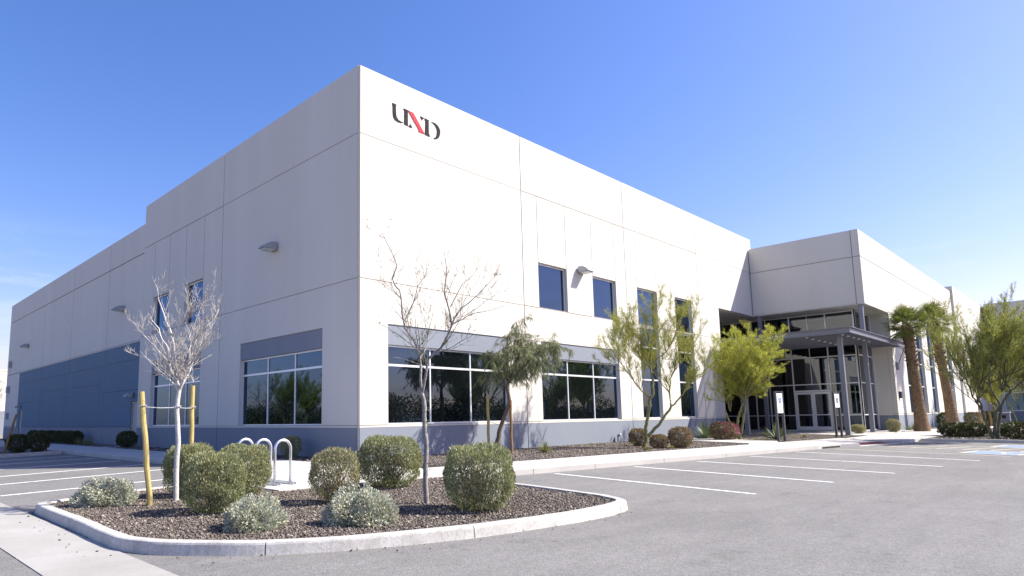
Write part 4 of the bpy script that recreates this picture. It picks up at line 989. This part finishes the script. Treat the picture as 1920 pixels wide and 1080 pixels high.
def fill(T, fork, ctr, rad, n, r=.03, low=-.35):
    """limbs curving from a fork to points spread evenly through a dome-shaped crown; widths in tracing units, depth in metres"""
    out = []
    for k in range(n):
        z = low + (1-low)*(k+.5)/n*.97; a = k*2.399+.4; q = math.sqrt(max(0, 1-z*z))*(.78+.22*rng.random())
        e = (ctr[0] + rad[0]*q*math.cos(a), ctr[1] - rad[1]*z, rad[2]*q*math.sin(a))
        m = (fork[0]*.55 + e[0]*.45 + rng.normal(0, 3), fork[1]*.42 + e[1]*.58 + rng.normal(0, 3), e[2]*.42)
        out.append((T([(fork[0], fork[1], 0), m, e]), r*rng.uniform(.8, 1.15)))
    return out
T = tracer(1207, 837, .0195)
t4 = palo('palo_verde', 'open feathery palo verde with two leaning green stems before the tall windows', (10.09, -3.73, .0),
 [(T([(1205,842),(1207,834),(1212,817),(1212,802),(1221,765),(1223,746),(1230,738),(1231,711)]), .085, .055), (T([(1211,820),(1233,798),(1250,778),(1262,762)]), .075, .05)],
 [(T([(1231,713),(1231,671,.2),(1238,640,.3),(1246,605,.4),(1252,570,.4)]), .05), (T([(1223,744),(1200,723,-.2),(1177,696,-.4),(1162,677,-.5),(1146,652,-.6),(1132,640,-.7)]), .035), (T([(1262,762),(1266,732,.3),(1277,705,.6),(1290,680,.8),(1296,640,.9),(1300,590,1.0)]), .045),
  (T([(1264,760),(1277,748,-.1),(1292,723,-.3),(1308,707,-.4),(1325,692,-.5),(1344,677,-.6)]), .04), (T([(1231,690,.1),(1215,660,.5),(1205,630,.8),(1195,590,1.0)]), .03), (T([(1231,680,.1),(1255,655,-.4),(1268,620,-.8),(1280,580,-1.0)]), .03),
  (T([(1266,735,.3),(1255,705,.9),(1245,675,1.3),(1240,640,1.5)]), .025), (T([(1300,715,-.35),(1310,680,.2),(1320,640,.4),(1330,590,.5)]), .025), (T([(1190,712,-.3),(1185,680,.2),(1175,650,.4),(1168,615,.5)]), .02), (T([(1177,696,-.4),(1160,690,0),(1140,680,.2)]), .015)],
 'palopale', 'bark_green', 5.0, 64, 1.5, lw=(.035, .075, .007, .012), up=.62, spread=.62, sub=.72, levels=3, minr=.003)
T = tracer(1386, 823, .024)
t5 = palo('palo_verde', 'dense bright yellow-green palo verde left of the entrance doors', (18.27, -3.88, .0),
 [(T([(1388,828),(1386,820),(1383,800),(1391,772),(1400,748)]), .075, .05), (T([(1387,820),(1393,800),(1398,775),(1404,756)]), .06, .045), (T([(1384,822,.3),(1378,795,.4),(1373,768,.5)]), .05, .035)],
 fill(T, (1400, 752), (1418, 676), (76, 70, 1.8), 30, .030, -.28) + fill(T, (1373, 770), (1366, 700), (22, 40, .8), 5, .022),
 'palo', 'bark_green', 4.4, 72, 1.0, lw=(.04, .085, .009, .015), up=.45, spread=.72, levels=3, sub=.85)
T = tracer(1868, 823, .0218)
t6 = palo('palo_verde', 'large spreading palo verde with four dark stems in the right-hand planter', (23.3, -12.35, -.03),
 [(T([(1858,829),(1856,818),(1850,800),(1842,767)]), .085, .06), (T([(1861,829),(1861,815),(1867,777),(1880,760)]), .085, .06), (T([(1865,829),(1866,815),(1874,785),(1880,763)]), .08, .06)],
 [(T([(1842,768),(1823,747,-.2),(1812,725,-.3),(1805,705,-.4),(1782,680,-.6),(1765,655,-.7)]), .05), (T([(1842,767),(1846,713,.2),(1855,690,.3),(1850,640,.5),(1842,600,.6)]), .05), (T([(1880,760),(1890,733,-.3),(1917,705,-.6),(1945,680,-.8),(1970,650,-.9)]), .055), (T([(1880,763),(1882,730,.4),(1887,705,.6),(1900,670,.8),(1905,620,1.0)]), .055),
  (T([(1846,720,.2),(1870,680,-.4),(1880,640,-.8),(1885,600,-1.0)]), .04), (T([(1810,715,-.3),(1812,680,.3),(1810,640,.6),(1805,600,.8)]), .035), (T([(1830,755,-.1),(1835,715,-.8),(1830,680,-1.3),(1820,640,-1.5)]), .035), (T([(1890,735,-.3),(1905,700,.3),(1925,650,.6),(1935,600,.7)]), .04), (T([(1884,720,.5),(1860,690,1.1),(1855,650,1.5),(1860,610,1.6)]), .035), (T([(1885,715,.5),(1910,680,-1.0),(1915,630,-1.4),(1920,590,-1.5)]), .035), (T([(1800,700,-.4),(1780,690,.2),(1770,670,.5)]), .025)] + fill(T, (1846, 735), (1838, 645), (66, 66, 1.6), 6, .026, -.15) + fill(T, (1884, 735), (1915, 640), (66, 66, 1.7), 6, .026, -.15),
 'palodark', 'bark_dark', 3.4, 60, 1.9, lw=(.04, .085, .008, .014), up=.62, spread=.66, sub=.75, levels=3)
# further trees of the same kind: behind the planter, and across the car park where the windows mirror them
def recopy(src, label, loc, rz, sc):
    c = copy_tree(src); c.location = loc; c.rotation_euler.z = rz; c.scale = (sc, sc, sc); c['label'] = label; return c
recopy(t6, 'second palo verde close behind the large one at the right edge', (29.5, -13.6, -.03), 2.1, .82)
recopy(t5, 'small yellowish tree behind the two palms before the far wing', (50.0, -9.6, -.03), 1.2, .95)
recopy(t4, 'thin open tree farther back on the right before the far wing', (44.5, -11.2, -.03), 2.6, .8)
recopy(t2, 'twiggy young tree at the left edge beside a leaning pole', (-6.35, 18.2, -.03), 2.2, .95)
for i, (x, y_, rz, sc, src) in enumerate([(-20.0, 27.0, .4, 1.05, t6), (-25.0, 36.0, 1.9, 1.15, t5), (-31.0, 44.0, 3.0, 1.25, t6), (-34.0, 58.0, 4.2, 1.2, t5), (-16.5, 33.0, 5.2, .95, t6),
        (14.5, -25.0, 1.0, 1.0, t6), (23.0, -31.0, 2.3, 1.1, t6), (33.0, -27.5, 3.3, 1.05, t6), (42.0, -36.0, .2, 1.2, t6), (11.0, -31.0, 4.4, 1.1, t6)]):
    side = 'side' if x < 0 else 'front'
    nm = ['first', 'second', 'third', 'fourth', 'fifth'][i % 5]
    c = recopy(src, 'car park tree seen only as a reflection in the %s windows, %s of its row' % (side, nm), (x, y_, ZA), rz, sc); c['group'] = 'trees across the car park mirrored in the windows'

# ---- palms
def palm(label, loc, top, h, r0, r1, seed):
    rg = np.random.default_rng(seed); o = thing('fan_palm', label, 'palm tree', loc, 'two fan palms by the entrance')
    n = 26; z = np.linspace(0, h, n); x = top[0]*(z/h)**1.3; y_ = top[1]*(z/h)**1.3
    rad = r1 + (r0-r1)*np.exp(-z/ (h*.16)) + .06*r1*np.sin(np.arange(n)*2.1)*.4
    w = Wood(); w.add(np.stack([x, y_, z], 1), rad, 16); w.build('trunk', M['palmbark'], o)
    # rings of old leaf scars
    m = MB()
    for k in range(34):
        f = k/34; zz = h*.03 + h*.55*f; i = np.interp(zz, z, rad); xx = np.interp(zz, z, x); yy = np.interp(zz, z, y_)
        a = np.linspace(0, 2*np.pi, 15)[:-1]; vs = [(xx+math.cos(t)*(i+d), yy+math.sin(t)*(i+d), zz+e+.01*math.sin(3*t+k)) for (d, e) in ((0.0, -.03), (.026, .008), (0.0, .02)) for t in a]
        m.add(vs, [(q*14+j, q*14+(j+1) % 14, (q+1)*14+(j+1) % 14, (q+1)*14+j) for q in range(2) for j in range(14)])
    m.build('leaf_scars', M['palmbark'], o)
    # shaggy boots below the crown
    cnt = 520; zz = h*(.60 + .40*rg.random(cnt)); th = rg.random(cnt)*6.28; rr = np.interp(zz, z, rad)
    P = np.stack([np.interp(zz, z, x) + np.cos(th)*rr*.95, np.interp(zz, z, y_) + np.sin(th)*rr*.95, zz], 1)
    D = np.stack([np.cos(th)*.75, np.sin(th)*.75, rg.uniform(.1, 1.0, cnt)], 1) + rg.normal(0, .2, (cnt, 3))
    link('leaf_bases', leaves_mesh('leaf_bases', P, D, rg.uniform(.09, .19, cnt), rg.uniform(.05, .09, cnt)), o, M['palmboot'])['kind'] = 'stuff'
    # fan leaves on stalks
    V = []; F = []; st = Wood(); c0 = np.array([top[0], top[1], h])
    for k in range(46):
        el = R(rg.uniform(-42, 74)) if k > 6 else R(rg.uniform(60, 88)); az = rg.random()*6.28
        d = np.array([math.cos(az)*math.cos(el), math.sin(az)*math.cos(el), math.sin(el)]); ls = rg.uniform(.55, .9)
        tip = c0 + d*ls - UP*.10*(ls)*(1 if el < .5 else 0); st.add(np.array([c0 - UP*.1, c0 + d*ls*.5, tip]), [.022, .016, .010], 4)
        sd = unit(np.cross(d, UP + .001)); nn = np.cross(sd, d); R_ = rg.uniform(.72, .95)
        for b in range(25):
            a = R(-118 + 236*b/24); bd = d*math.cos(a) + sd*math.sin(a); bd = unit(bd - UP*.18*abs(math.sin(a)) + nn*.12*math.cos(2*a)); ln = R_*(.75+.25*math.cos(a*.6))*rg.uniform(.9, 1.08)
            wd = .022; pv = unit(np.cross(bd, nn)); b0 = len(V)
            m1 = tip + bd*ln*.45; e = tip + bd*ln - UP*ln*rg.uniform(.04, .20)
            V += [tip, m1 - pv*wd, m1 + pv*wd, e]; F.append((b0, b0+1, b0+3, b0+2))
    st.build('leaf_stalks', M['bark_green'], o)
    link('crown', np_mesh('crown', np.array(V), np.array(F)), o, M['palmleaf'])
    return o
palm('left fan palm of the pair beside the entrance canopy', (34.9, -7.75, 0), (-.18, .17, 0), 6.25, .43, .25, 11)
palm('right fan palm of the pair, farther from the entrance canopy', (40.9, -8.35, -.01), (-.40, .39, 0), 6.9, .42, .25, 12)

# ---- clipped shrubs
def shrub_meshes(seed, n, leafL, leafW, power=3.2, open_=0.35, jitter=.10, skirt=0.30):
    """unit shrub: leaves through the outer shell of a rounded block 2 wide, 1 tall, plus bare stems below"""
    rg = np.random.default_rng(seed)
    d = unit(rg.normal(size=(n, 3))); k = (np.abs(d)**power).sum(1)**(-1/power)
    lump = 1 + .055*np.sin(d[:, 0]*5+seed)*np.cos(d[:, 1]*6+seed*2) + .04*np.sin(d[:, 2]*8+d[:, 0]*4+seed*1.3) + .03*np.sin(d[:, 1]*17+d[:, 2]*13)
    shell = 1 - np.abs(rg.normal(0, jitter, n)); P = d*(k*shell*lump)[:, None]
    P[:, 2] = P[:, 2]*.5 + .5
    low = P[:, 2] < skirt + .12*np.sin(np.arctan2(P[:, 1], P[:, 0])*3+seed)
    keep = ~low | (rg.random(n) < open_)
    P = P[keep]; d = d[keep]; low = P[:, 2] < skirt
    P[low, :2] *= (0.62 + .38*np.clip(P[low, 2]/skirt, 0, 1))[:, None]
    D = d*.7 + rg.normal(0, .6, P.shape) + UP*.35
    V = leaves_mesh('foliage', P*np.array([1, 1, 1]), D, rg.uniform(.7, 1.35, len(P))*leafL, rg.uniform(.7, 1.3, len(P))*leafW)
    w = Wood()
    for j in range(70):
        a = rg.random()*6.28; r = rg.uniform(.25, .95); zt = rg.uniform(.35, .85); b = rg.uniform(0, .14)
        p = np.array([(math.cos(a)*b, math.sin(a)*b, -.02), (math.cos(a)*r*.45+rg.normal(0, .05), math.sin(a)*r*.45+rg.normal(0, .05), zt*.5), (math.cos(a)*r*.85, math.sin(a)*r*.85, zt)])
        w.add(p, [.022, .014, .006], 3)
    W = np_mesh('stems', np.concatenate(w.V), np.concatenate(w.Q), True); W.materials.append(M['shrubwood'])
    return V, W
SH = [shrub_meshes(s, 20000, .064, .030, 3.8, .42, .085, .26) for s in (21, 22, 23)]
SHOPEN = shrub_meshes(24, 10500, .075, .032, 2.8, .42, .14, .42)
SHFAR = [shrub_meshes(s, 3600, .14, .07, 2.8, .5) for s in (25, 26)]
meshmat = {}
def with_mat(me, mat):
    k = (me.name, mat)
    if k not in meshmat: c = me.copy(); c.materials.clear(); c.materials.append(M[mat]); meshmat[k] = c
    return meshmat[k]
CAM2 = np.array([-11.72, -15.98])
def shrub(kind, base, hw, h, label, mat='shrub', group=None, rz=None, z=-.03, depth=1.0, name='clipped_shrub', push=.75):
    b = np.array(base); d = b - CAM2; d = d/np.linalg.norm(d); c = b + d*hw*push
    o = thing(name, label, 'shrub', (c[0], c[1], z), group); o.rotation_euler.z = rng.random()*6.28 if rz is None else rz
    o.scale = (hw, hw*depth, h)
    f = link('foliage', with_mat(kind[0], mat), o); s_ = link('stems', kind[1], o)
    return o
G1 = 'clipped shrubs on the island'
shrub(SH[0], (-7.86, -7.53), .385, .77, 'clipped round shrub nearest the white tree, in front of its right pole', group=G1, mat='shrub')
shrub(SH[1], (-7.27, -5.33), .36, .82, 'clipped shrub half hidden behind the white tree trunk', group=G1)
shrub(SH[2], (-6.72, -6.05), .38, .80, 'clipped shrub in front of the left bicycle hoop', group=G1)
shrub(SHOPEN, (-6.24, -7.94), .36, .76, 'pale loose shrub between the bicycle hoops and the building corner', mat='shrubpale', group=G1)
shrub(SH[1], (-4.39, -6.94), .52, .88, 'broad clipped shrub left of the slim tree trunk', group=G1)
shrub(SH[2], (-5.48, -10.10), .44, .83, 'large boxy clipped shrub right of the slim tree trunk', group=G1)
G2 = 'shrubs in the shaded planter on the left'
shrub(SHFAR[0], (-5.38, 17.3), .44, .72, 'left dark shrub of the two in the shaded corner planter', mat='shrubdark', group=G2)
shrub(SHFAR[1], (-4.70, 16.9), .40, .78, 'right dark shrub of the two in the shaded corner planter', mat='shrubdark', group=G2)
names6 = ['first', 'second', 'third', 'fourth', 'fifth', 'sixth']
for i, (x, y_) in enumerate([(-.75, 37.0), (-.75, 34.6), (-.7, 32.6), (-.75, 30.2), (-.75, 28.3), (-.7, 26.9)]):
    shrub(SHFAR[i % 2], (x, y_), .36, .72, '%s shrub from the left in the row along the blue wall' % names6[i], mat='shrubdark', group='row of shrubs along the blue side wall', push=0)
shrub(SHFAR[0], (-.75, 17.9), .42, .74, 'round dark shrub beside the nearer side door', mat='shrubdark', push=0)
shrub(SHOPEN, (-.68, 2.7), .33, .68, 'grey-green shrub against the dark base behind the bicycle hoops', mat='shrub', push=0)
G3 = 'shrubs in the front bed'
shrub(SHFAR[0], (11.0, -3.0), .33, .62, 'brownish shrub just left of the palo verde foot', mat='shrubrust', group=G3, z=0)
shrub(SHFAR[1], (9.75, -4.5), .28, .46, 'small loose shrub just right of the palo verde foot', mat='shrubrust', group=G3, z=0)
shrub(SHFAR[0], (10.4, -5.0), .38, .68, 'round shrub farthest right before the narrow path', mat='shrubrust', group=G3, z=0)
bg = shrub(SHFAR[1], (17.1, -3.7), .58, .76, 'bougainvillea with magenta flowers next to the agave', mat='shrubrust', z=0, name='bougainvillea')
nn = 700; d = unit(rng.normal(size=(nn, 3))); d = d[(d[:, 2] > -.2) & (d[:, 0]*RIGHT[0] + d[:, 1]*RIGHT[1] > -.45)]
d = d[rng.random(len(d)) < .62]; P = d*((np.abs(d)**2.8).sum(1)**(-1/2.8))[:, None]*1.02; P[:, 2] = P[:, 2]*.5+.5
bg.rotation_euler.z = 0
link('flowers', leaves_mesh('flowers', P, d + rng.normal(0, .5, d.shape), .11, .09), bg, M['magenta'])['kind'] = 'stuff'
shrub(SHFAR[0], (29.2, -5.9), .32, .46, 'small yellowish shrub left of the corner column', mat='shrubpale', z=0)
shrub(SHFAR[1], (32.2, -6.9), .33, .68, 'square yellowish shrub right of the corner column', mat='shrubpale', z=0)
G4 = 'round shrubs beyond the palms'
shrub(SHFAR[0], (44.5, -7.4), .42, .95, 'round green shrub between the two palm trunks', mat='shrubdark', z=0, group=G4)
shrub(SHFAR[1], (48.5, -8.5), .55, .95, 'pale round shrub just right of the right palm', mat='shrubpale', z=0, group=G4)
shrub(SHFAR[0], (50.5, -9.3), .70, 1.0, 'dark round shrub farther right of the palms', mat='shrubdark', z=0, group=G4)
G5 = 'low hedges in the right-hand planter'
for i, (x, y_, hw, h, lab) in enumerate([(26.3, -10.55, .62, .58, 'left part of the low dark hedge behind the planter kerb'), (25.3, -11.15, .66, .60, 'middle part of the low dark hedge behind the planter kerb'), (23.6, -13.1, .70, .66, 'low green hedge at the right edge, front part'), (22.9, -14.1, .75, .68, 'low green hedge at the right edge, nearest part')]):
    shrub(SHFAR[i % 2], (x, y_), hw, h, lab, mat='shrubdark', group=G5, name='low_hedge')

# silver-leaved bushes: loose, soft, leafy to the ground
def silver_mesh(seed, n=9500):
    rg = np.random.default_rng(seed); d = unit(rg.normal(size=(n, 3))); d[:, 2] = np.abs(d[:, 2]); d = d/((np.abs(d)**2.6).sum(1)**(1/2.6))[:, None]
    az = np.arctan2(d[:, 1], d[:, 0]); lump = 1 + .10*np.sin(az*3+seed) + .07*np.sin(az*7+2*seed) + .09*np.sin(d[:, 2]*9+az*4)
    r = lump*(1-np.abs(rg.normal(0, .16, n))); P = d*r[:, None]
    D = d*.9 + rg.normal(0, .55, d.shape) + UP*.2
    return leaves_mesh('foliage', P, D, rg.uniform(.065, .12, n), rg.uniform(.03, .06, n))
SV = [silver_mesh(s) for s in (31, 32, 33)]
for i, (b, hw, h, lab) in enumerate([((-8.56, -5.49), .41, .36, 'silver-leaved bush at the left tip of the island'), ((-8.13, -9.13), .35, .33, 'silver-leaved bush in the middle front of the island'), ((-7.12, -9.80), .40, .37, 'silver-leaved bush front right, before the pale loose shrub')]):
    d = np.array(b)-CAM2; d /= np.linalg.norm(d); c = np.array(b) + d*hw*.8
    o = thing('silver_bush', lab, 'bush', (c[0], c[1], -.04), 'silver-leaved bushes on the island'); o.scale = (hw, hw*.9, h); o.rotation_euler.z = i*1.3
    SV[i].materials.append(M['silver']); link('foliage', SV[i], o); link('stems', SH[i][1], o)

# blades: agaves, yuccas, grass
def blades(name, label, cat, loc, n, ln, wd, mat, spread=(15, 85), curve=.25, group=None, seed=1):
    rg = np.random.default_rng(seed); V = []; F = []
    for k in range(n):
        az = k*2.399 + rg.normal(0, .2); el = R(rg.uniform(*spread)); d = np.array([math.cos(az)*math.cos(el), math.sin(az)*math.cos(el), math.sin(el)]); sd = unit(np.cross(d, UP)); l = ln*rg.uniform(.75, 1.1)
        pts = [np.array([math.cos(az)*.03, math.sin(az)*.03, 0]) + d*l*t - UP*curve*l*t*t*math.cos(el) for t in (0, .35, .7, 1)]; ws = [wd*.7, wd, wd*.6, .002]; b = len(V)
        nm = np.cross(sd, d)
        for p, w in zip(pts, ws): V += [p - sd*w/2 + nm*w*.25, p, p + sd*w/2 + nm*w*.25]
        for q in range(3):
            for j in range(2): F.append((b+q*3+j, b+q*3+j+1, b+(q+1)*3+j+1, b+(q+1)*3+j))
    o = link(name, np_mesh(name, np.array(V), np.array(F)), None, M[mat], loc); tag(o, label, cat, group); return o
blades('agave', 'large agave with long pointed leaves against the front wall base', 'agave', (18.3, -2.3, 0), 46, .95, .085, 'agave', (12, 85), .15, 'spiky agaves in the front bed', 2)
blades('agave', 'dark agave partly hidden behind the bougainvillea and yellow-green tree', 'agave', (21.2, -2.4, 0), 36, .85, .08, 'agave', (15, 85), .15, 'spiky agaves in the front bed', 3)
blades('agave', 'agave with arching leaves beside the nearer accessible parking sign', 'agave', (19.4, -5.1, 0), 46, .88, .07, 'agave', (10, 85), .22, 'spiky agaves in the front bed', 4)
blades('grass_tuft', 'single tuft of pale green grass in the gravel before the front wall', 'grass', (5.75, -2.55, 0), 120, .46, .014, 'grassy', (30, 88), .5, None, 5)
for i, (x, y_, s_, lab) in enumerate([(24.4, -2.8, .30, 'little yellow-green plant near the porch'), (17.3, -4.95, .16, 'tiny yellowish plant near the pavement before the agave'), (22.5, -5.25, .17, 'tiny green plant between the two parking signs'), (9.9, -4.9, .14, 'tiny yellowish plant below the round shrub'), (8.7, -4.6, .14, 'tiny yellowish plant at the palo verde foot'), (38.0, -6.75, .55, 'green tuft at the foot of the white pier'), (36.2, -6.85, .5, 'spiky tuft left of the white pier')]):
    blades('small_plant', lab, 'plant', (x, y_, 0), 60, s_, .03 if s_ < .4 else .02, 'yellowplant' if s_ < .4 else 'agave', (10, 85), .4, 'small plants in the front beds', 40+i)
for i, (x, y_) in enumerate([(-.8, 24.6), (-.7, 23.9), (-.9, 25.6)]):
    blades('dry_plant', ['middle', 'right', 'left'][i] + ' dry spiky plant in the shaded bed by the blue wall', 'plant', (x, y_, -.02), 30, .5, .03, 'grassy', (20, 85), .3, 'dry plants along the shaded wall', 60+i)

# ------------------------------------------------------------------ stakes, ties, signs, bicycle hoops
def pole(name, label, p0, p1, r, mat, group):
    p0 = Vector(p0); p1 = Vector(p1); m = MB(); n = 8; rel = [(p1-p0)*(i/n) for i in range(n+1)]
    m.tube([q + Vector((.006*math.sin(i*1.7), .006*math.cos(i*2.1), 0)) if 0 < i < n else q for i, q in enumerate(rel)], [r*(1+.05*math.sin(i*2.3)) for i in range(n+1)], 10)
    o = m.build(name, M[mat], None, smooth=False, loc=p0); return tag(o, label, 'pole', group)
def PX(base, du, dv, s, dd=0.0):
    """a point near a foot: steps across, up and away"""
    v = np.array([*base, 0]) + RIGHT*du*s + UP*dv*s + FWD*dd; return tuple(v)
GS = 'peeled support poles of the young trees'
pole('tree_stake', 'leaning peeled pole left of the bare white tree', (-8.06, -5.82, -.10), PX((-8.06, -5.82), -26, 210, .0079, .0), .040, 'stake', GS)
pole('tree_stake', 'peeled pole right of the bare white tree', PX((-7.06, -4.89), -3, -6, .0087), PX((-7.06, -4.89), -4, 195, .0093), .037, 'stake', GS)
m = MB()
bt = np.array([-7.57, -5.52, 0]); za = 1.43
a = np.array([-8.06, -5.82, 0]) + RIGHT*(-26*.0079)*.86 + UP*za; b = np.array([-7.06, -4.89, 0]) + RIGHT*(-.03) + UP*za; c = bt + RIGHT*(-.03) + UP*(za-.005)
off = a.copy()
ring = lambda ctr, r: [tuple(ctr-off + np.array([math.cos(t)*r, math.sin(t)*r, .004*t])) for t in np.linspace(0, 6.4, 14)]
m.tube([tuple(a-off), tuple((a+c)/2-off-UP*.012), tuple(c-off)], .007, 6); m.tube([tuple(c-off), tuple((b+c)/2-off-UP*.008), tuple(b-off)], .007, 6); m.tube(ring(c, .055), .009, 6); m.tube(ring(a, .052), .007, 6); m.tube(ring(b, .052), .007, 6)
o = m.build('tree_tie', M['wire'], None, loc=tuple(off)); tag(o, 'wire tie holding the bare white tree between its poles', 'tie')
pole('tree_stake', 'upright yellow pole left of the weeping acacia', (4.75, -.95, -.05), (4.75, -.95, 1.95), .05, 'stake', GS)
pole('tree_stake', 'brown pole leaning beside the weeping acacia trunk', (5.0, -1.75, -.05), (5.25, -1.55, 1.75), .045, 'stakebrown', GS)
pole('tree_stake', 'brown leaning pole at the left edge beside the shaded shrubs', (-5.95, 17.0, -.05), (-5.62, 16.75, 1.62), .045, 'stakebrown', GS)
m = MB(); m.tube([(0, 0, 0), (.25, -.35, -.14), (.48, -.62, -.20)], .008, 6); o = m.build('tree_tie', M['wire'], None, loc=(4.75, -.95, 1.05)); tag(o, 'wire tie at the weeping acacia', 'tie')
for i, (x, y_) in enumerate(((47.0, -9.0), (48.4, -9.4))):
    pole('tree_stake', ['left', 'right'][i] + ' of two thin poles beyond the right palm', (x, y_, -.05), (x+.05, y_, 2.3), .045, 'stakebrown', GS)

# bicycle hoops on two rails
rk = thing('bicycle_rack', 'silver tube bicycle rack with three hoops on the concrete corner pad', 'bicycle rack', (-5.34, -4.15, 0))
for y_ in (-.75, 0.0, .75):
    pts = [(-.165, y_, .02), (-.165, y_, .66)] + [(-.165*math.cos(t), y_, .66 + .165*math.sin(t)) for t in np.linspace(.15, math.pi-.15, 11)] + [(.165, y_, .66), (.165, y_, .02)]
    MB().tube(pts, .025, 14).build('hoop', M['metal'], rk, smooth=True)
for x in (-.165, .165):
    m = MB(); m.box(x-.035, x+.035, -.92, .92, .0015, .012); m.box(x-.035, x-.027, -.92, .92, .012, .04); m.box(x+.027, x+.035, -.92, .92, .012, .04); m.build('rail', M['metal'], rk)
    for y_ in (-.87, .87): MB().tube([(x, y_, .012), (x, y_, .03)], .016, 8).build('bolt', M['lamp'], rk)

# accessible parking signs
def park_sign(label, loc, w, zt, zb, dark):
    t = thing('parking_sign', label, 'sign', loc, 'accessible parking signs'); t.rotation_euler.z = R(-8)
    for x in (-w, w): MB().box(x-.045, x+.045, -.045, .045, -.05, zt).build('post', M['post'], t, bevel=.006)
    MB().box(-w-.045, w+.045, -.046, .046, zt, zt+.025).build('cap_rail', M['post'], t)
    pl = MB().box(-w+.045, w-.045, -.040, -.028, zb, zt-.06).build('sign_plate', M['signwhite'], t)
    mt = 'signdark' if dark else 'signblue'; zc = zt-.36
    MB().box(-.10, .10, -.0435, -.0405, zc-.11, zc+.11).build('symbol_panel', M[mt], pl)
    m = MB()        # wheelchair figure
    m.tube([(-.01, -.0445, zc+.075), (-.01, -.0455, zc+.075)], .018, 10)
    m.box(-.022, -.004, -.0465, -.0437, zc-.01, zc+.055); m.box(-.022, .035, -.0466, -.0438, zc-.022, zc-.004); m.box(.026, .04, -.0464, -.0436, zc-.075, zc-.02)
    m.tube([(-.012+.05*math.cos(a), -.0455, zc-.035+.05*math.sin(a)) for a in np.linspace(2.2, 5.9, 14)], .006, 5); m.build('wheelchair_symbol', M['signwhite'], pl)
    for k in range(4 if not dark else 6):
        z = zb + .07 + k*.065
        MB().box(-.13+.01*(k % 2), .13-.02*(k % 3), -.0425, -.0405, z, z+.018).build('text_line', M['signdark'] if dark else plain_grey, pl)
plain_grey = plain('pale_grey_print', (.55, .57, .62), .6)
park_sign('nearer tall white accessible parking sign on two posts, blue symbol', (17.4, -5.98, 0), .27, 2.07, 1.18, False)
park_sign('farther accessible parking sign on two posts, dark symbol', (23.0, -6.62, 0), .27, 2.10, 1.40, True)
# bench and bin far under the right-hand trees
t = thing('concrete_bench', 'low concrete bench under the trees at the far right', 'bench', (46.0, -12.6, 0)); MB().box(-.3, .3, -.9, .9, .40, .50).build('seat', M['conc'], t, bevel=.01)
for y_ in (-.7, .7): MB().box(-.25, .25, y_-.1, y_+.1, -.05, .398).build('leg', M['conc'], t)
t = thing('litter_bin', 'square grey litter bin with an opening behind the large palo verde', 'litter bin', (44.0, -10.6, 0)); MB().box(-.3, .3, -.3, .3, -.05, .95).build('body', M['steel'], t, bevel=.02); MB().box(-.34, .34, -.34, .34, .952, 1.02).build('lid', M['alu'], t, bevel=.01); MB().box(-.31, -.302, -.12, .12, .62, .82).build('opening', M['gapshade'], t)  # bin opening is a near-black sheet painted as its shaded inside

# low hills on the horizon behind the camera, seen only mirrored in the windows
m = MB(); vs = []; fs = []; n = 90
for i in range(n):
    a = R(150 + 240*i/(n-1)); r = 820; h = 7 + 4*math.sin(i*.31) + 2*math.sin(i*.83+1) + 1*math.sin(i*2.1)
    for rr, z in ((r-140, -1), (r, max(h, 4)), (r+40, -1)): vs.append((math.cos(a)*rr, math.sin(a)*rr, z))
for i in range(n-1):
    for j in range(2): fs.append((i*3+j, (i+1)*3+j, (i+1)*3+j+1, i*3+j+1))
m.add(vs, fs); tag(m.build('hills', mottled('dry_hills', (.16, .13, .11), (.22, .18, .15), .02, .95)), kind='structure')

# added out-of-view belt of trees, hiding the pale horizon mirrored in the glass
rg = np.random.default_rng(77); P = []
for (p0, p1) in (((-2, -62), (120, -52)), ((-62, 20), (-46, 120))):
    p0 = np.array(p0, float); p1 = np.array(p1, float); ln = np.linalg.norm(p1-p0)
    for t in np.arange(0, ln, 2.6):
        c = p0 + (p1-p0)*t/ln + rg.normal(0, 1.2, 2); w = rg.uniform(1.8, 3.2); h = rg.uniform(2.4, 5.2)
        d = unit(rg.normal(size=(900, 3))); k = rg.random(900)**.4
        P.append(np.stack([c[0] + d[:, 0]*w*k, c[1] + d[:, 1]*w*k, np.maximum(h*.5 + d[:, 2]*h*.5*k, -.1)], 1))
P = np.concatenate(P)
o = link('added_tree_belt', leaves_mesh('added_tree_belt', P, rg.normal(size=P.shape) + UP*.4, rg.uniform(.3, .6, len(P)), rg.uniform(.12, .25, len(P))), None, M['shrubdark'])
tag(o, 'added unseen belt of dark trees hiding the pale horizon in the window reflections', 'trees', kind='stuff')
